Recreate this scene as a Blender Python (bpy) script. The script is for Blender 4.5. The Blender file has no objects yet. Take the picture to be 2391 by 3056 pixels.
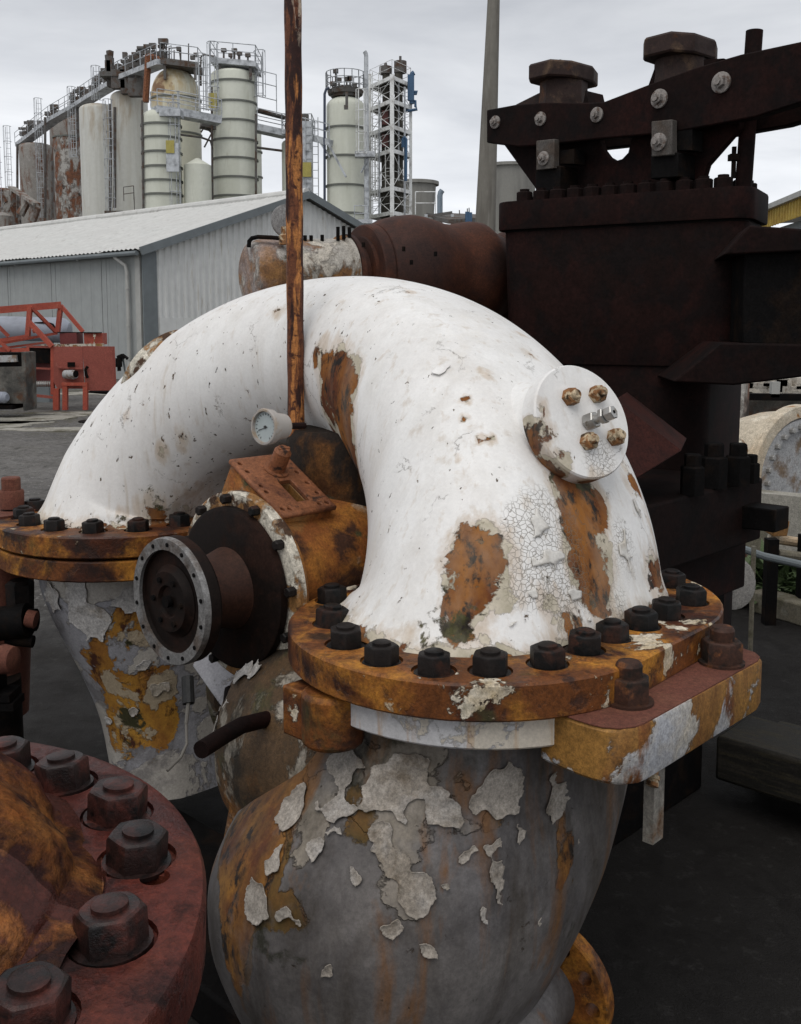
import bpy, math, random
import numpy as np
from mathutils import Vector, Matrix
from mathutils.bvhtree import BVHTree

random.seed(7)
rng = np.random.default_rng(7)
R_ = math.radians
scene = bpy.context.scene
COL = scene.collection

# ------------------------------------------------------------------ camera
FOC, PITCH, PCX, PCY, CAMZ = 3000.0, R_(6.0), 1195.5, 1290.0, 1.6
cam_data = bpy.data.cameras.new('camera')
cam = bpy.data.objects.new('camera', cam_data)
COL.objects.link(cam)
cam.location = (0, 0, CAMZ)
cam.rotation_euler = (R_(90) - PITCH, 0, 0)
cam_data.sensor_fit = 'VERTICAL'
cam_data.sensor_height = 36.0
cam_data.lens = 36.0 * FOC / 3056.0
cam_data.shift_y = -(1528.0 - PCY) / 3056.0
cam_data.clip_start = 0.05
cam_data.clip_end = 3000
scene.camera = cam

# ------------------------------------------------------------------ sky, sun, exposure
world = bpy.data.worlds.new('World')
scene.world = world
world.use_nodes = True
wt = world.node_tree
wt.nodes.clear()
SUN_EL, SUN_AZ = R_(60), R_(203)          # azimuth measured from +Y clockwise
def wn(t, **kw):
    n = wt.nodes.new(t)
    for k, v in kw.items(): setattr(n, k, v)
    return n
w_out = wn('ShaderNodeOutputWorld'); w_bg = wn('ShaderNodeBackground')
w_sky = wn('ShaderNodeTexSky', sky_type='NISHITA')
w_sky.sun_disc = False; w_sky.sun_elevation = SUN_EL; w_sky.sun_rotation = SUN_AZ
w_tc = wn('ShaderNodeTexCoord')
w_map = wn('ShaderNodeMapping'); w_map.inputs['Scale'].default_value = (1.6, 1.6, 6.5)
w_map.inputs['Rotation'].default_value = (0.10, 0.06, 0.3)
w_n = wn('ShaderNodeTexNoise'); w_n.inputs['Scale'].default_value = 1.7; w_n.inputs['Detail'].default_value = 6; w_n.inputs['Roughness'].default_value = .55
w_n.inputs['Distortion'].default_value = .4
w_r = wn('ShaderNodeValToRGB')
w_r.color_ramp.elements[0].position = .30; w_r.color_ramp.elements[0].color = (5.1, 5.3, 5.7, 1)
w_r.color_ramp.elements[1].position = .72; w_r.color_ramp.elements[1].color = (7.9, 8.05, 8.3, 1)
w_mix = wn('ShaderNodeMix', data_type='RGBA'); w_mix.inputs['Factor'].default_value = .96
# thin cloud low down: brighter towards the horizon, all the way round
w_sep = wn('ShaderNodeSeparateXYZ')
w_h = wn('ShaderNodeMapRange'); w_h.inputs['From Min'].default_value = 0.0; w_h.inputs['From Max'].default_value = .30
w_h.inputs['To Min'].default_value = 1.48; w_h.inputs['To Max'].default_value = .96
w_mul = wn('ShaderNodeVectorMath', operation='SCALE')
w_bg.inputs['Strength'].default_value = 0.1
L = wt.links.new
L(w_tc.outputs['Generated'], w_map.inputs['Vector']); L(w_map.outputs[0], w_n.inputs['Vector'])
L(w_n.outputs['Fac'], w_r.inputs['Fac']); L(w_tc.outputs['Generated'], w_sep.inputs[0])
L(w_sep.outputs['Z'], w_h.inputs['Value'])
L(w_r.outputs['Color'], w_mul.inputs[0]); L(w_h.outputs[0], w_mul.inputs['Scale'])
L(w_sky.outputs['Color'], w_mix.inputs[6]); L(w_mul.outputs[0], w_mix.inputs[7])
L(w_mix.outputs[2], w_bg.inputs['Color']); L(w_bg.outputs[0], w_out.inputs['Surface'])

sun_d = bpy.data.lights.new('sun', 'SUN')
sun_d.energy = 1.4
sun_d.angle = R_(50)
sun_d.color = (1.0, .965, .92)
sun = bpy.data.objects.new('sun', sun_d); COL.objects.link(sun)
sv = Vector((math.sin(SUN_AZ) * math.cos(SUN_EL), math.cos(SUN_AZ) * math.cos(SUN_EL), math.sin(SUN_EL)))
sun.rotation_euler = sv.to_track_quat('Z', 'Y').to_euler()
sun.location = sv * 30

scene.view_settings.view_transform = 'Standard'
scene.view_settings.look = 'None'
scene.view_settings.gamma = 1.0
scene.view_settings.use_curve_mapping = False
scene.view_settings.exposure = 0.12
scene.render.engine = 'CYCLES'
scene.cycles.max_bounces = 6
scene.cycles.use_denoising = True

# ------------------------------------------------------------------ helpers
V = Vector
Z = V((0, 0, 1))
W = V((.69, .724, 0)).normalized()           # along the shafts of the machine
N = V((W.y, -W.x, 0))                        # from the far leg of the bend to the near one
def ray(px, py):
    a = (px - PCX) / FOC; b = -(py - PCY) / FOC
    cp, sp = math.cos(PITCH), math.sin(PITCH)
    return V((a, cp + b * sp, -sp + b * cp))
def P(px, py, y):
    d = ray(px, py); return V((0, 0, CAMZ)) + d * (y / d.y)
def PZ(px, py, z):
    d = ray(px, py); return V((0, 0, CAMZ)) + d * ((z - CAMZ) / d.z)
def M(px, y):                                # metres for a number of photo pixels at distance y
    return px / FOC * y
def frame(d):
    d = V(d).normalized()
    a = V((0, 0, 1)) if abs(d.z) < .9 else V((1, 0, 0))
    u = d.cross(a).normalized(); v = u.cross(d).normalized()
    return d, u, v

TINY = {'risers', 'valve_gear', 'roof_fittings', 'blue_pipework', 'red_equipment', 'caged_ladder', 'ladder', 'railing', 'landing_rail', 'bracing', 'legs', 'valves', 'rods', 'column_heads', 'scrap_on_top', 'pins', 'face_bolts', 'dial_marks', 'pipes', 'leaves'}
class MB:
    def __init__(s): s.v = []; s.f = []
    def add(s, vs, fs):
        o = len(s.v); s.v.extend([tuple(x) for x in vs]); s.f.extend([tuple(i + o for i in f) for f in fs]); return s
    def box(s, c, size, ax=None):
        c = V(c); ax = ax or (V((1, 0, 0)), V((0, 1, 0)), Z)
        h = [a * (k / 2) for a, k in zip(ax, size)]
        vs = [c + h[0] * i + h[1] * j + h[2] * k for k in (-1, 1) for j in (-1, 1) for i in (-1, 1)]
        return s.add(vs, [(0, 2, 3, 1), (4, 5, 7, 6), (0, 1, 5, 4), (2, 6, 7, 3), (0, 4, 6, 2), (1, 3, 7, 5)])
    def beam(s, p0, p1, wd, ht, up=Z):
        p0 = V(p0); p1 = V(p1); d = (p1 - p0); l = d.length; d.normalize()
        u = d.cross(V(up))
        u = u.normalized() if u.length > 1e-4 else V((1, 0, 0))
        v = u.cross(d)
        return s.box((p0 + p1) / 2, (l, wd, ht), (d, u, v))
    def prism(s, pts, d):                    # polygon of world points extruded by vector d
        d = V(d); n = len(pts); a = [V(p) for p in pts]
        vs = a + [p + d for p in a]
        fs = [tuple(range(n - 1, -1, -1)), tuple(range(n, 2 * n))] + [(i, (i + 1) % n, n + (i + 1) % n, n + i) for i in range(n)]
        return s.add(vs, fs)
    def tube(s, p0, p1, r0, r1=None, n=12, caps=True):
        r1 = r0 if r1 is None else r1
        return s.lathe([(0, r0), ((V(p1) - V(p0)).length, r1)], p0, V(p1) - V(p0), n, caps)
    def path(s, pts, r, n=8, caps=True):
        pts = [V(p) for p in pts]; rings = []
        for i, p in enumerate(pts):
            d = pts[min(i + 1, len(pts) - 1)] - pts[max(i - 1, 0)]
            d, u, v = frame(d)
            if rings:
                u = (pu - d * pu.dot(d)).normalized(); v = u.cross(d)
            pu = u
            rr = r[i] if isinstance(r, (list, tuple)) else r
            rings.append([p + (u * math.cos(t) + v * math.sin(t)) * rr for t in [2 * math.pi * k / n for k in range(n)]])
        return s.loft(rings, caps)
    def lathe(s, prof, o, axis, n=24, caps=True, wob=None):
        o = V(o); d, u, v = frame(axis); rings = []
        for (t, r) in prof:
            rings.append([o + d * t + (u * math.cos(a) + v * math.sin(a)) * max(r, 1e-4) for a in [2 * math.pi * k / n for k in range(n)]])
        return s.loft(rings, caps)
    def loft(s, rings, caps=True):
        n = len(rings[0]); vs = [p for r in rings for p in r]; fs = []
        for i in range(len(rings) - 1):
            for k in range(n):
                a, b = i * n + k, i * n + (k + 1) % n
                fs.append((a, b, b + n, a + n))
        if caps:
            fs.append(tuple(range(n - 1, -1, -1))); fs.append(tuple((len(rings) - 1) * n + k for k in range(n)))
        return s.add(vs, fs)
    def build(s, name, mat, parent=None, root=(0, 0, 0), ang=35, bevel=0, label=None, kind=None):
        me = bpy.data.meshes.new(name)
        r = V(root)
        me.from_pydata([(x - r.x, y - r.y, z - r.z) for x, y, z in s.v], [], s.f)
        me.update()
        bm_fix(me)
        o = bpy.data.objects.new(name, me); COL.objects.link(o)
        if isinstance(mat, (list, tuple)):
            for m in mat: me.materials.append(m)
        else: me.materials.append(mat)
        if ang:
            me.shade_smooth(); me.set_sharp_from_angle(angle=R_(ang))
        if parent is not None: o.parent = parent
        else: o.location = r
        if bevel:
            b = o.modifiers.new('bevel', 'BEVEL'); b.width = bevel; b.segments = 2; b.limit_method = 'ANGLE'; b.angle_limit = R_(40)
            b.harden_normals = False
        if label: o['label'] = label
        if kind or name in TINY: o['kind'] = kind or 'stuff'
        return o
import bmesh
def bm_fix(me):
    bm = bmesh.new(); bm.from_mesh(me)
    bmesh.ops.recalc_face_normals(bm, faces=bm.faces)
    bm.to_mesh(me); bm.free()

def thing(name, label, cat, loc=(0, 0, 0), group=None):
    o = bpy.data.objects.new(name, None); COL.objects.link(o)
    o.empty_display_size = .1
    o.location = loc; o['label'] = label; o['category'] = cat
    if group: o['group'] = group
    return o
def tag(o, label, cat, group=None):
    o['label'] = label; o['category'] = cat
    if group: o['group'] = group
    return o
class T:                                     # a thing whose parts are given in world coordinates
    def __init__(s, name, label, cat, loc, group=None):
        s.loc = V(loc); s.e = thing(name, label, cat, loc, group)
    def part(s, name, mb, mat, **kw):
        return mb.build(name, mat, s.e, s.loc, **kw)
    def sub(s, name, mb, mat, part, **kw):
        return mb.build(name, mat, part, s.loc, **kw)
    def inst(s, name, mesh, pos, parent=None, rot=None, scale=None):
        o = bpy.data.objects.new(name, mesh); COL.objects.link(o)
        o.parent = parent or s.e; o.location = V(pos) - s.loc
        if rot is not None: o.rotation_euler = rot
        if scale is not None: o.scale = (scale,) * 3
        return o
def boolean(o, cutter_mb, name='cutter'):
    c = cutter_mb.build(name, o.data.materials[0], None, (0, 0, 0), ang=0)
    c.matrix_world = Matrix.Identity(4)
    # bring the cutter into the object's own coordinates
    off = o.parent.location if o.parent else o.location
    for v in c.data.vertices: v.co = v.co - off
    if not o.parent: c.location = o.location
    else: c.parent = o.parent
    m = o.modifiers.new('cut', 'BOOLEAN'); m.operation = 'DIFFERENCE'; m.object = c; m.solver = 'EXACT'; m.use_self = True
    bpy.context.view_layer.update()
    dg = bpy.context.evaluated_depsgraph_get()
    me = bpy.data.meshes.new_from_object(o.evaluated_get(dg))
    o.modifiers.remove(m); o.data = me
    me.shade_smooth(); me.set_sharp_from_angle(angle=R_(35))
    bpy.data.objects.remove(c)

# ------------------------------------------------------------------ materials
def lin(c):                                   # sRGB 0-255 -> linear
    return tuple(((x / 255) / 12.92 if x / 255 <= .04045 else ((x / 255 + .055) / 1.055) ** 2.4) for x in c)
class NT:
    def __init__(s, name):
        s.m = bpy.data.materials.new(name); s.m.use_nodes = True
        s.t = s.m.node_tree; s.b = s.t.nodes['Principled BSDF']
        s.tc = s.t.nodes.new('ShaderNodeTexCoord')
        s.base = s.tc.outputs['Object']
    def n(s, t, ins=None, **kw):
        x = s.t.nodes.new(t)
        for k, v in kw.items(): setattr(x, k, v)
        for k, v in (ins or {}).items():
            if hasattr(v, 'links') or isinstance(v, bpy.types.NodeSocket): s.t.links.new(v, x.inputs[k])
            else: x.inputs[k].default_value = v
        return x
    def vec(s, scale=(1, 1, 1), off=(0, 0, 0)):
        return s.n('ShaderNodeMapping', {'Vector': s.base, 'Scale': scale, 'Location': off}).outputs[0]
    def noise(s, scale, detail=6, rough=.6, stretch=(1, 1, 1), off=(0, 0, 0), dist=0):
        return s.n('ShaderNodeTexNoise', {'Vector': s.vec(stretch, off), 'Scale': scale, 'Detail': detail, 'Roughness': rough, 'Distortion': dist}).outputs['Fac']
    def rng(s, v, a, b, c=0., d=1., smooth=False):
        x = s.n('ShaderNodeMapRange', {'Value': v, 'From Min': a, 'From Max': b, 'To Min': c, 'To Max': d})
        if smooth: x.interpolation_type = 'SMOOTHSTEP'
        return x.outputs[0]
    def math(s, op, a, b=0., c=None):
        ins = {0: a, 1: b}
        x = s.n('ShaderNodeMath', ins, operation=op)
        return x.outputs[0]
    def mix(s, f, a, b):
        x = s.n('ShaderNodeMix', data_type='RGBA')
        for k, v in ((0, f), (6, a), (7, b)):
            if isinstance(v, bpy.types.NodeSocket): s.t.links.new(v, x.inputs[k])
            else: x.inputs[k].default_value = (tuple(v) + (1,))[:4] if isinstance(v, (tuple, list)) else v
        return x.outputs[2]
    def fmix(s, f, a, b):
        x = s.n('ShaderNodeMix', data_type='FLOAT')
        for k, v in ((0, f), (2, a), (3, b)):
            if isinstance(v, bpy.types.NodeSocket): s.t.links.new(v, x.inputs[k])
            else: x.inputs[k].default_value = v
        return x.outputs[0]
    def attr(s, name):
        return s.n('ShaderNodeAttribute', attribute_name=name).outputs['Fac']
    def out(s, color, rough, height=None, bump=.3, dist=.01, metal=0., spec=None):
        t = s.t
        for k, v in (('Base Color', color), ('Roughness', rough), ('Metallic', metal)):
            if isinstance(v, bpy.types.NodeSocket): t.links.new(v, s.b.inputs[k])
            else: s.b.inputs[k].default_value = (tuple(v) + (1,))[:4] if k == 'Base Color' else v
        if spec is not None: s.b.inputs['Specular IOR Level'].default_value = spec
        if height is not None:
            b = s.n('ShaderNodeBump', {'Height': height, 'Strength': bump, 'Distance': dist})
            t.links.new(b.outputs[0], s.b.inputs['Normal'])
        return s.m

SMOOTH = {'grey_cladding', 'light_cladding', 'pale_roof', 'cream_silo', 'pale_silo', 'rust_dome_silo', 'galvanised', 'white_steel', 'cooling_concrete', 'mast_concrete', 'gauge_face', 'gauge_case', 'pale_cable', 'ink', 'bright_fitting', 'slate_trim', 'pale_downpipe', 'blue_grey_tank'}
def layered(name, base, layers, rough=.5, bump=.5, dist=.004, var=.12, grain=60, jitter=False, spec=.3, crack=False, cells=False, metal=0., dirt=None, gr=.38):
    """base colour, then flaked / stained layers laid over it by noise + the 'wear' attribute."""
    s = NT(name)
    if jitter:
        oi = s.n('ShaderNodeObjectInfo')
        off = s.n('ShaderNodeVectorMath', {0: (7.3, 3.1, 9.7)}, operation='SCALE'); s.t.links.new(oi.outputs['Random'], off.inputs['Scale'])
        s.base = s.n('ShaderNodeVectorMath', {0: s.base, 1: off.outputs[0]}, operation='ADD').outputs[0]
    nv = s.noise(3.1, 5, .65)
    b2 = tuple(x * (1 - var) for x in base); b3 = tuple(min(1, x * (1 + var)) for x in base)
    col = s.mix(s.rng(nv, .3, .7), b2, b3)
    fine = s.noise(grain, 4, .7)
    h = s.math('MULTIPLY', fine, .12)
    rg = rough
    wear = s.attr('wear')
    for i, l in enumerate(layers):
        n_ = s.noise(l.get('scale', 5), l.get('detail', 9), l.get('rg', .62), l.get('st', (1, 1, 1)), (i * 3.7 + l.get('seed', 0), i * 1.3, i * 2.1), l.get('di', .3))
        g = l.get('gain', 0)
        val = n_
        if g: val = s.math('ADD', n_, s.math('MULTIPLY', wear if not l.get('attr') else s.attr(l['attr']), g))
        th, so = l['th'], l.get('soft', .012)
        if l.get('edge'):  # dark outline painted along the flake edge: shade of its thickness, plus grime
            m0 = s.rng(val, th - so - l['edge'], th - so)
            col = s.mix(s.math('MULTIPLY', m0, .45), col, l.get('ecol', (.06, .045, .03)))
        m = s.rng(val, th - so, th + so)
        if l.get('amt') is not None: m = s.math('MULTIPLY', m, l['amt'])
        c = l['col']
        if l.get('col2'):
            n2 = s.noise(l.get('scale2', 14), 6, .65, l.get('st2', (1, 1, 1)), (i * 2.9 + 5, 4, i))
            c = s.mix(s.rng(n2, .38, .62), l['col'], l['col2'])
            if l.get('col3'):
                n3 = s.noise(l.get('scale3', 30), 5, .7, l.get('st2', (1, 1, 1)), (i * 1.9 + 8, 2, i))
                c = s.mix(s.rng(n3, .52, .62), c, l['col3'])
        col = s.mix(m, col, c)
        rg = s.fmix(m, rg, l.get('r', .8))
        if l.get('h'): h = s.math('ADD', h, s.math('MULTIPLY', m, l['h']))
    if cells:                                  # crazed paint: small curled plates, only where 'crack' says
        ca = s.attr('crack')
        wv = s.n('ShaderNodeVectorMath', {0: s.base}, operation='ADD')
        nn = s.n('ShaderNodeTexNoise', {'Vector': s.base, 'Scale': 16., 'Detail': 4.})
        sc = s.n('ShaderNodeVectorMath', {0: nn.outputs['Color'], 'Scale': .034}, operation='SCALE')
        s.t.links.new(sc.outputs[0], wv.inputs[1])
        vo = s.n('ShaderNodeTexVoronoi', {'Vector': wv.outputs[0], 'Scale': 105.}, feature='DISTANCE_TO_EDGE')
        ln = s.rng(vo.outputs['Distance'], .02, .075, 1., 0.)
        ms = s.math('MULTIPLY', ln, s.rng(s.math('ADD', ca, s.math('MULTIPLY', s.noise(9, 5), .6)), .55, .75))
        col = s.mix(s.math('MULTIPLY', ms, .7), col, (.17, .145, .11))
        h = s.math('ADD', h, s.math('MULTIPLY', ms, -.6))
    if crack:                                  # long hair cracks where sheets of paint lift
        nn = s.n('ShaderNodeTexNoise', {'Vector': s.base, 'Scale': 7., 'Detail': 7., 'Roughness': .7})
        sc = s.n('ShaderNodeVectorMath', {0: nn.outputs['Color'], 'Scale': .16}, operation='SCALE')
        wv = s.n('ShaderNodeVectorMath', {0: s.base, 1: sc.outputs[0]}, operation='ADD')
        vo = s.n('ShaderNodeTexVoronoi', {'Vector': wv.outputs[0], 'Scale': 5.2}, feature='DISTANCE_TO_EDGE')
        msk = s.rng(s.noise(5.5, 5, .65, off=(3, 8, 1)), .54, .60)
        ln = s.math('MULTIPLY', s.rng(vo.outputs['Distance'], .003, .010, 1., 0.), msk)
        col = s.mix(s.math('MULTIPLY', ln, .55), col, (.13, .11, .09))
        h = s.math('ADD', h, s.math('MULTIPLY', ln, -.5))
    if dirt:
        st = s.noise(1.6, 5, .6, (9, 9, 1.2), (4, 4, 4))
        col = s.mix(s.math('MULTIPLY', s.rng(st, .48, .75), dirt[1]), col, dirt[0])
    if gr and name not in SMOOTH:
        g2 = s.noise(grain * 2.6, 3, .85, off=(5, 2, 7)); g3 = s.noise(grain * .7, 5, .75, off=(1, 9, 3))
        gm = s.math('MULTIPLY', s.rng(g2, .32, .68, 1 - gr, 1 + gr), s.rng(g3, .3, .7, 1 - gr * .7, 1 + gr * .7))
        sc_ = s.n('ShaderNodeVectorMath', {0: col, 'Scale': gm}, operation='SCALE'); col = sc_.outputs[0]
        h = s.math('ADD', h, s.math('MULTIPLY', s.math('ADD', g2, g3), .22 * (gr > .2)))
    return s.out(col, rg, h, bump, dist, metal, spec)

OCH, OCH2, RST, RST2, BLK, MOSS = (.33, .155, .030), (.20, .075, .018), (.115, .036, .012), (.055, .017, .008), (.014, .010, .008), (.045, .042, .014)
WHT, CRM, GRY = (.76, .75, .73), (.56, .50, .40), (.24, .235, .26)
m_pipe = layered('white_flaking_paint', WHT, [
    dict(col=(.52, .475, .44), scale=3.4, th=.62, soft=.14, amt=.26, gain=.30, attr='speck', r=.6, st=(1.6, 1.6, .8)),
    dict(col=(.60, .53, .42), scale=2.6, th=.655, soft=.05, amt=.30, gain=.16, r=.6, st=(1.6, 1.6, .8)),
    dict(col=(.40, .25, .11), scale=12, th=.80, soft=.10, amt=.42, gain=.62, r=.65, st=(2.4, 2.4, .35)),
    dict(col=(.40, .30, .19), scale=16, th=.63, soft=.06, amt=.35, gain=.10, r=.6, st=(2.4, 2.4, .22), seed=61),
    dict(col=CRM, col2=(.40, .36, .27), scale=13, th=.945, soft=.01, edge=.012, gain=.68, h=-.5, r=.75, scale2=22),
    dict(col=(.10, .028, .009), col2=(.27, .105, .02), col3=BLK, scale=14, th=.985, soft=.012, edge=.02, gain=.70, h=-1., r=.85, scale2=11, st2=(1, 1, .55), scale3=26),
    dict(col=(.060, .058, .018), col2=BLK, scale=23, th=.98, soft=.03, gain=.75, attr='moss', h=.3, r=.95, scale2=40),
    dict(col=(.13, .09, .055), col2=BLK, scale=62, th=.715, soft=.012, gain=.11, attr='speck', h=-.7, r=.8, st=(1.0, 1.0, .55), detail=4),
    dict(col=(.20, .12, .06), col2=(.07, .05, .03), scale=13, th=.70, soft=.012, gain=.1, h=-.8, r=.8, detail=10, rg=.72, scale2=40),
], rough=.42, bump=.55, dist=.003, var=.035, grain=45, crack=True, cells=True, gr=.05, dirt=((.40, .355, .29), .26))
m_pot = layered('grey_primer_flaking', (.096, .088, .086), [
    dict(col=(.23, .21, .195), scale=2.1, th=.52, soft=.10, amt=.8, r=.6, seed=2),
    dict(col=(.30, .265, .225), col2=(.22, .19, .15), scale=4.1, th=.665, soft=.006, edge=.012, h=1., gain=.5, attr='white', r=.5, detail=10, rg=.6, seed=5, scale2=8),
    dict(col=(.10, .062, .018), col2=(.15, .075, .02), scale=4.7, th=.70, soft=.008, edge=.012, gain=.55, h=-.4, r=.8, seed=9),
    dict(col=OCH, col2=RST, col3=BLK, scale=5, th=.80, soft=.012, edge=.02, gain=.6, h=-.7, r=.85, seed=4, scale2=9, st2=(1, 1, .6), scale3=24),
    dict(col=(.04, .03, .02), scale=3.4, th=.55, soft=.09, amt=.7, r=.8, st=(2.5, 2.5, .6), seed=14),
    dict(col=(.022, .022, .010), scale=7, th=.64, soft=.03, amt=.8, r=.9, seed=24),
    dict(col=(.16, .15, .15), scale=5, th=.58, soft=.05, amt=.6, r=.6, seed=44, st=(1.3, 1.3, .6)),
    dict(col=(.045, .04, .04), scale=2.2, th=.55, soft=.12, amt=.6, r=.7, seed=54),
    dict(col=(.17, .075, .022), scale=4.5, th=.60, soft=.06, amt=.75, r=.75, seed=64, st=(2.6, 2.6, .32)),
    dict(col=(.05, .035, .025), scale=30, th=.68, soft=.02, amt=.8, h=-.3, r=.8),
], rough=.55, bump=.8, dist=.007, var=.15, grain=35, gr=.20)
m_farpot = layered('white_ochre_flaking', (.30, .295, .31), [
    dict(col=(.40, .37, .33), scale=2.6, th=.50, soft=.006, edge=.01, h=.8, r=.55, seed=3),
    dict(col=(.12, .11, .11), scale=3.3, th=.60, soft=.03, amt=.7, seed=12),
    dict(col=(.40, .20, .03), col2=OCH2, col3=RST2, scale=5, th=.80, soft=.006, edge=.02, gain=.65, h=-.6, r=.85, scale2=8, st2=(1, 1, .6), scale3=15),
    dict(col=(.36, .29, .20), scale=10, th=.99, soft=.012, edge=.012, gain=.8, h=.6, r=.6, seed=21),
    dict(col=(.04, .036, .014), scale=12, th=1.10, soft=.02, gain=.8, r=.9, seed=31),
    dict(col=(.07, .05, .03), scale=33, th=.70, soft=.02, amt=.7, h=-.3),
], rough=.5, bump=.7, dist=.004, var=.1, gr=.2)
m_flange = layered('rusted_yellow_flange', (.13, .042, .010), [
    dict(col=(.40, .175, .022), col2=(.25, .085, .014), scale=4.2, th=.52, soft=.05, r=.7, seed=1, h=.2),
    dict(col=(.065, .018, .007), col2=(.022, .010, .007), scale=6.5, th=.53, soft=.05, r=.45, seed=6),
    dict(col=(.62, .56, .46), col2=(.42, .33, .20), scale=11, th=.66, soft=.008, edge=.015, h=1., gain=.4, attr='white', r=.5, detail=10, seed=8),
    dict(col=(.05, .05, .016), scale=6, th=.66, soft=.04, amt=.7, seed=17),
    dict(col=(.03, .014, .01), scale=24, th=.62, soft=.05, amt=.8, seed=19, h=-.3),
    dict(col=(.012, .008, .007), scale=9, th=.60, soft=.04, amt=.85, r=.4, seed=29, st=(1, 1, .7)),
    dict(col=(.50, .40, .27), scale=26, th=.69, soft=.02, amt=.9, seed=37, h=.5),
], rough=.55, bump=.8, dist=.005, var=.25, grain=50)
m_flange_top = m_flange
m_lowrim = layered('white_lower_rim', (.60, .59, .59), [
    dict(col=(.62, .56, .47), scale=5, th=.52, soft=.006, edge=.012, h=.8, seed=2),
    dict(col=(.46, .24, .06), scale=12, th=.60, soft=.06, amt=.7, st=(2.2, 2.2, .18), seed=6),
    dict(col=OCH, col2=RST, scale=7, th=.68, soft=.012, edge=.02, h=-.7, seed=8),
], rough=.5, bump=.5, dist=.003, gr=.12)
m_mid0 = layered('dingy_white_bracket', (.20, .185, .16), [dict(col=(.12, .06, .025), scale=9, th=.55, soft=.05)], rough=.6)
m_lug = layered('lug_paint', (.27, .135, .032), [
    dict(col=(.13, .05, .015), scale=3.2, th=.54, soft=.08, amt=.8, st=(2, 2, .5), seed=51),
    dict(col=(.36, .365, .385), col2=(.42, .38, .32), scale=6.0, th=.64, soft=.008, edge=.02, h=.8, gain=.42, attr='white', seed=5, r=.5),
    dict(col=(.10, .034, .014), col2=(.2, .08, .02), scale=9, th=.60, soft=.03, seed=8, st=(1, 1, .6)),
    dict(col=(.10, .12, .11), scale=7, th=.68, soft=.02, seed=15),
], rough=.6, bump=.6, dist=.004)
m_redtop = layered('dry_red_rust', (.115, .040, .026), [
    dict(col=(.15, .06, .036), scale=18, th=.55, soft=.08, amt=.6),
    dict(col=(.07, .025, .016), scale=6, th=.6, soft=.05, amt=.7)], rough=.85, bump=.4, dist=.002, grain=120)
m_nut = layered('dark_nut', (.012, .009, .008), [
    dict(col=(.045, .017, .010), scale=14, th=.60, soft=.06, amt=.8, r=.8),
    dict(col=(.006, .006, .006), scale=30, th=.54, soft=.05, r=.5),
], rough=.55, bump=.9, dist=.003, jitter=True, spec=.18)
m_rednut = layered('wet_red_nut', (.016, .008, .007), [
    dict(col=(.075, .020, .014), scale=9, th=.53, soft=.06, amt=.9, r=.5),
    dict(col=(.006, .005, .005), scale=22, th=.56, soft=.05, r=.35)], rough=.42, bump=1., dist=.004, jitter=True, spec=.3)
m_rustnut = layered('rusty_nut', (.040, .016, .009), [
    dict(col=(.15, .055, .018), scale=18, th=.60, soft=.05), dict(col=(.012, .008, .006), scale=22, th=.54, soft=.05)],
    rough=.65, bump=.7, dist=.002, jitter=True)
m_ochnut = layered('orange_white_nut', (.22, .10, .035), [
    dict(col=(.45, .36, .24), scale=45, th=.53, soft=.03), dict(col=(.05, .03, .015), scale=50, th=.57, soft=.04)],
    rough=.6, bump=.7, dist=.001, jitter=True)
m_red = layered('red_oxide_wet', (.090, .0195, .0125), [
    dict(col=(.11, .028, .014), scale=7, th=.58, soft=.08, amt=.7, r=.6, gain=.3),
    dict(col=(.016, .006, .007), scale=4.4, th=.53, soft=.10, amt=.65, r=.30, seed=5),
    dict(col=(.26, .085, .02), col2=(.32, .13, .035), scale=10, th=.92, soft=.06, gain=.5, r=.75, seed=9, h=.4, scale2=20),
    dict(col=(.010, .006, .006), scale=13, th=.60, soft=.05, amt=.8, seed=15, h=-.3),
    dict(col=(.11, .035, .03), scale=28, th=.66, soft=.04, amt=.6, seed=25, h=.3),
], rough=.5, bump=1., dist=.008, grain=34, spec=.22)
m_rod = layered('rusty_rod', (.13, .042, .016), [
    dict(col=(.42, .17, .05), scale=9, th=.53, soft=.03, st=(5, 5, .55), seed=2),
    dict(col=(.030, .012, .010), scale=10, th=.53, soft=.03, st=(3, 3, .6), seed=7, h=-.4),
    dict(col=(.48, .38, .29), scale=7, th=.70, soft=.02, st=(4, 4, .5), seed=12, gain=.5),
    dict(col=(.06, .02, .012), scale=60, th=.58, soft=.05),
], rough=.6, bump=.7, dist=.002)
m_dark = layered('dark_rust_cast', (.0085, .0042, .0036), [
    dict(col=(.021, .0068, .0055), scale=2.2, th=.55, soft=.09, amt=.8),
    dict(col=(.005, .004, .004), scale=9, th=.54, soft=.06, amt=.7)], rough=.8, bump=.35, dist=.004, grain=30, spec=.10)
m_barrel = layered('brown_rust_barrel', (.038, .0125, .007), [
    dict(col=(.085, .027, .012), scale=3.2, th=.52, soft=.09, amt=.9, st=(1, 1, .7)),
    dict(col=(.022, .010, .008), scale=5, th=.56, soft=.06, amt=.8)], rough=.7, bump=.4, dist=.003, grain=60)
m_black = layered('oily_black', (.0055, .005, .005), [dict(col=(.012, .008, .006), scale=9, th=.55, soft=.06)], rough=.7, spec=.05, bump=.4, dist=.003)
m_drum = layered('drum_dark', (.008, .005, .004), [dict(col=(.020, .009, .006), scale=7, th=.53, soft=.06, amt=.9)], rough=.65, spec=.12, bump=.3, dist=.002)
m_hub = layered('hub_brown', (.036, .014, .008), [dict(col=(.045, .018, .010), scale=5, th=.55, soft=.08)], rough=.6, bump=.3, dist=.002)
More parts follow.
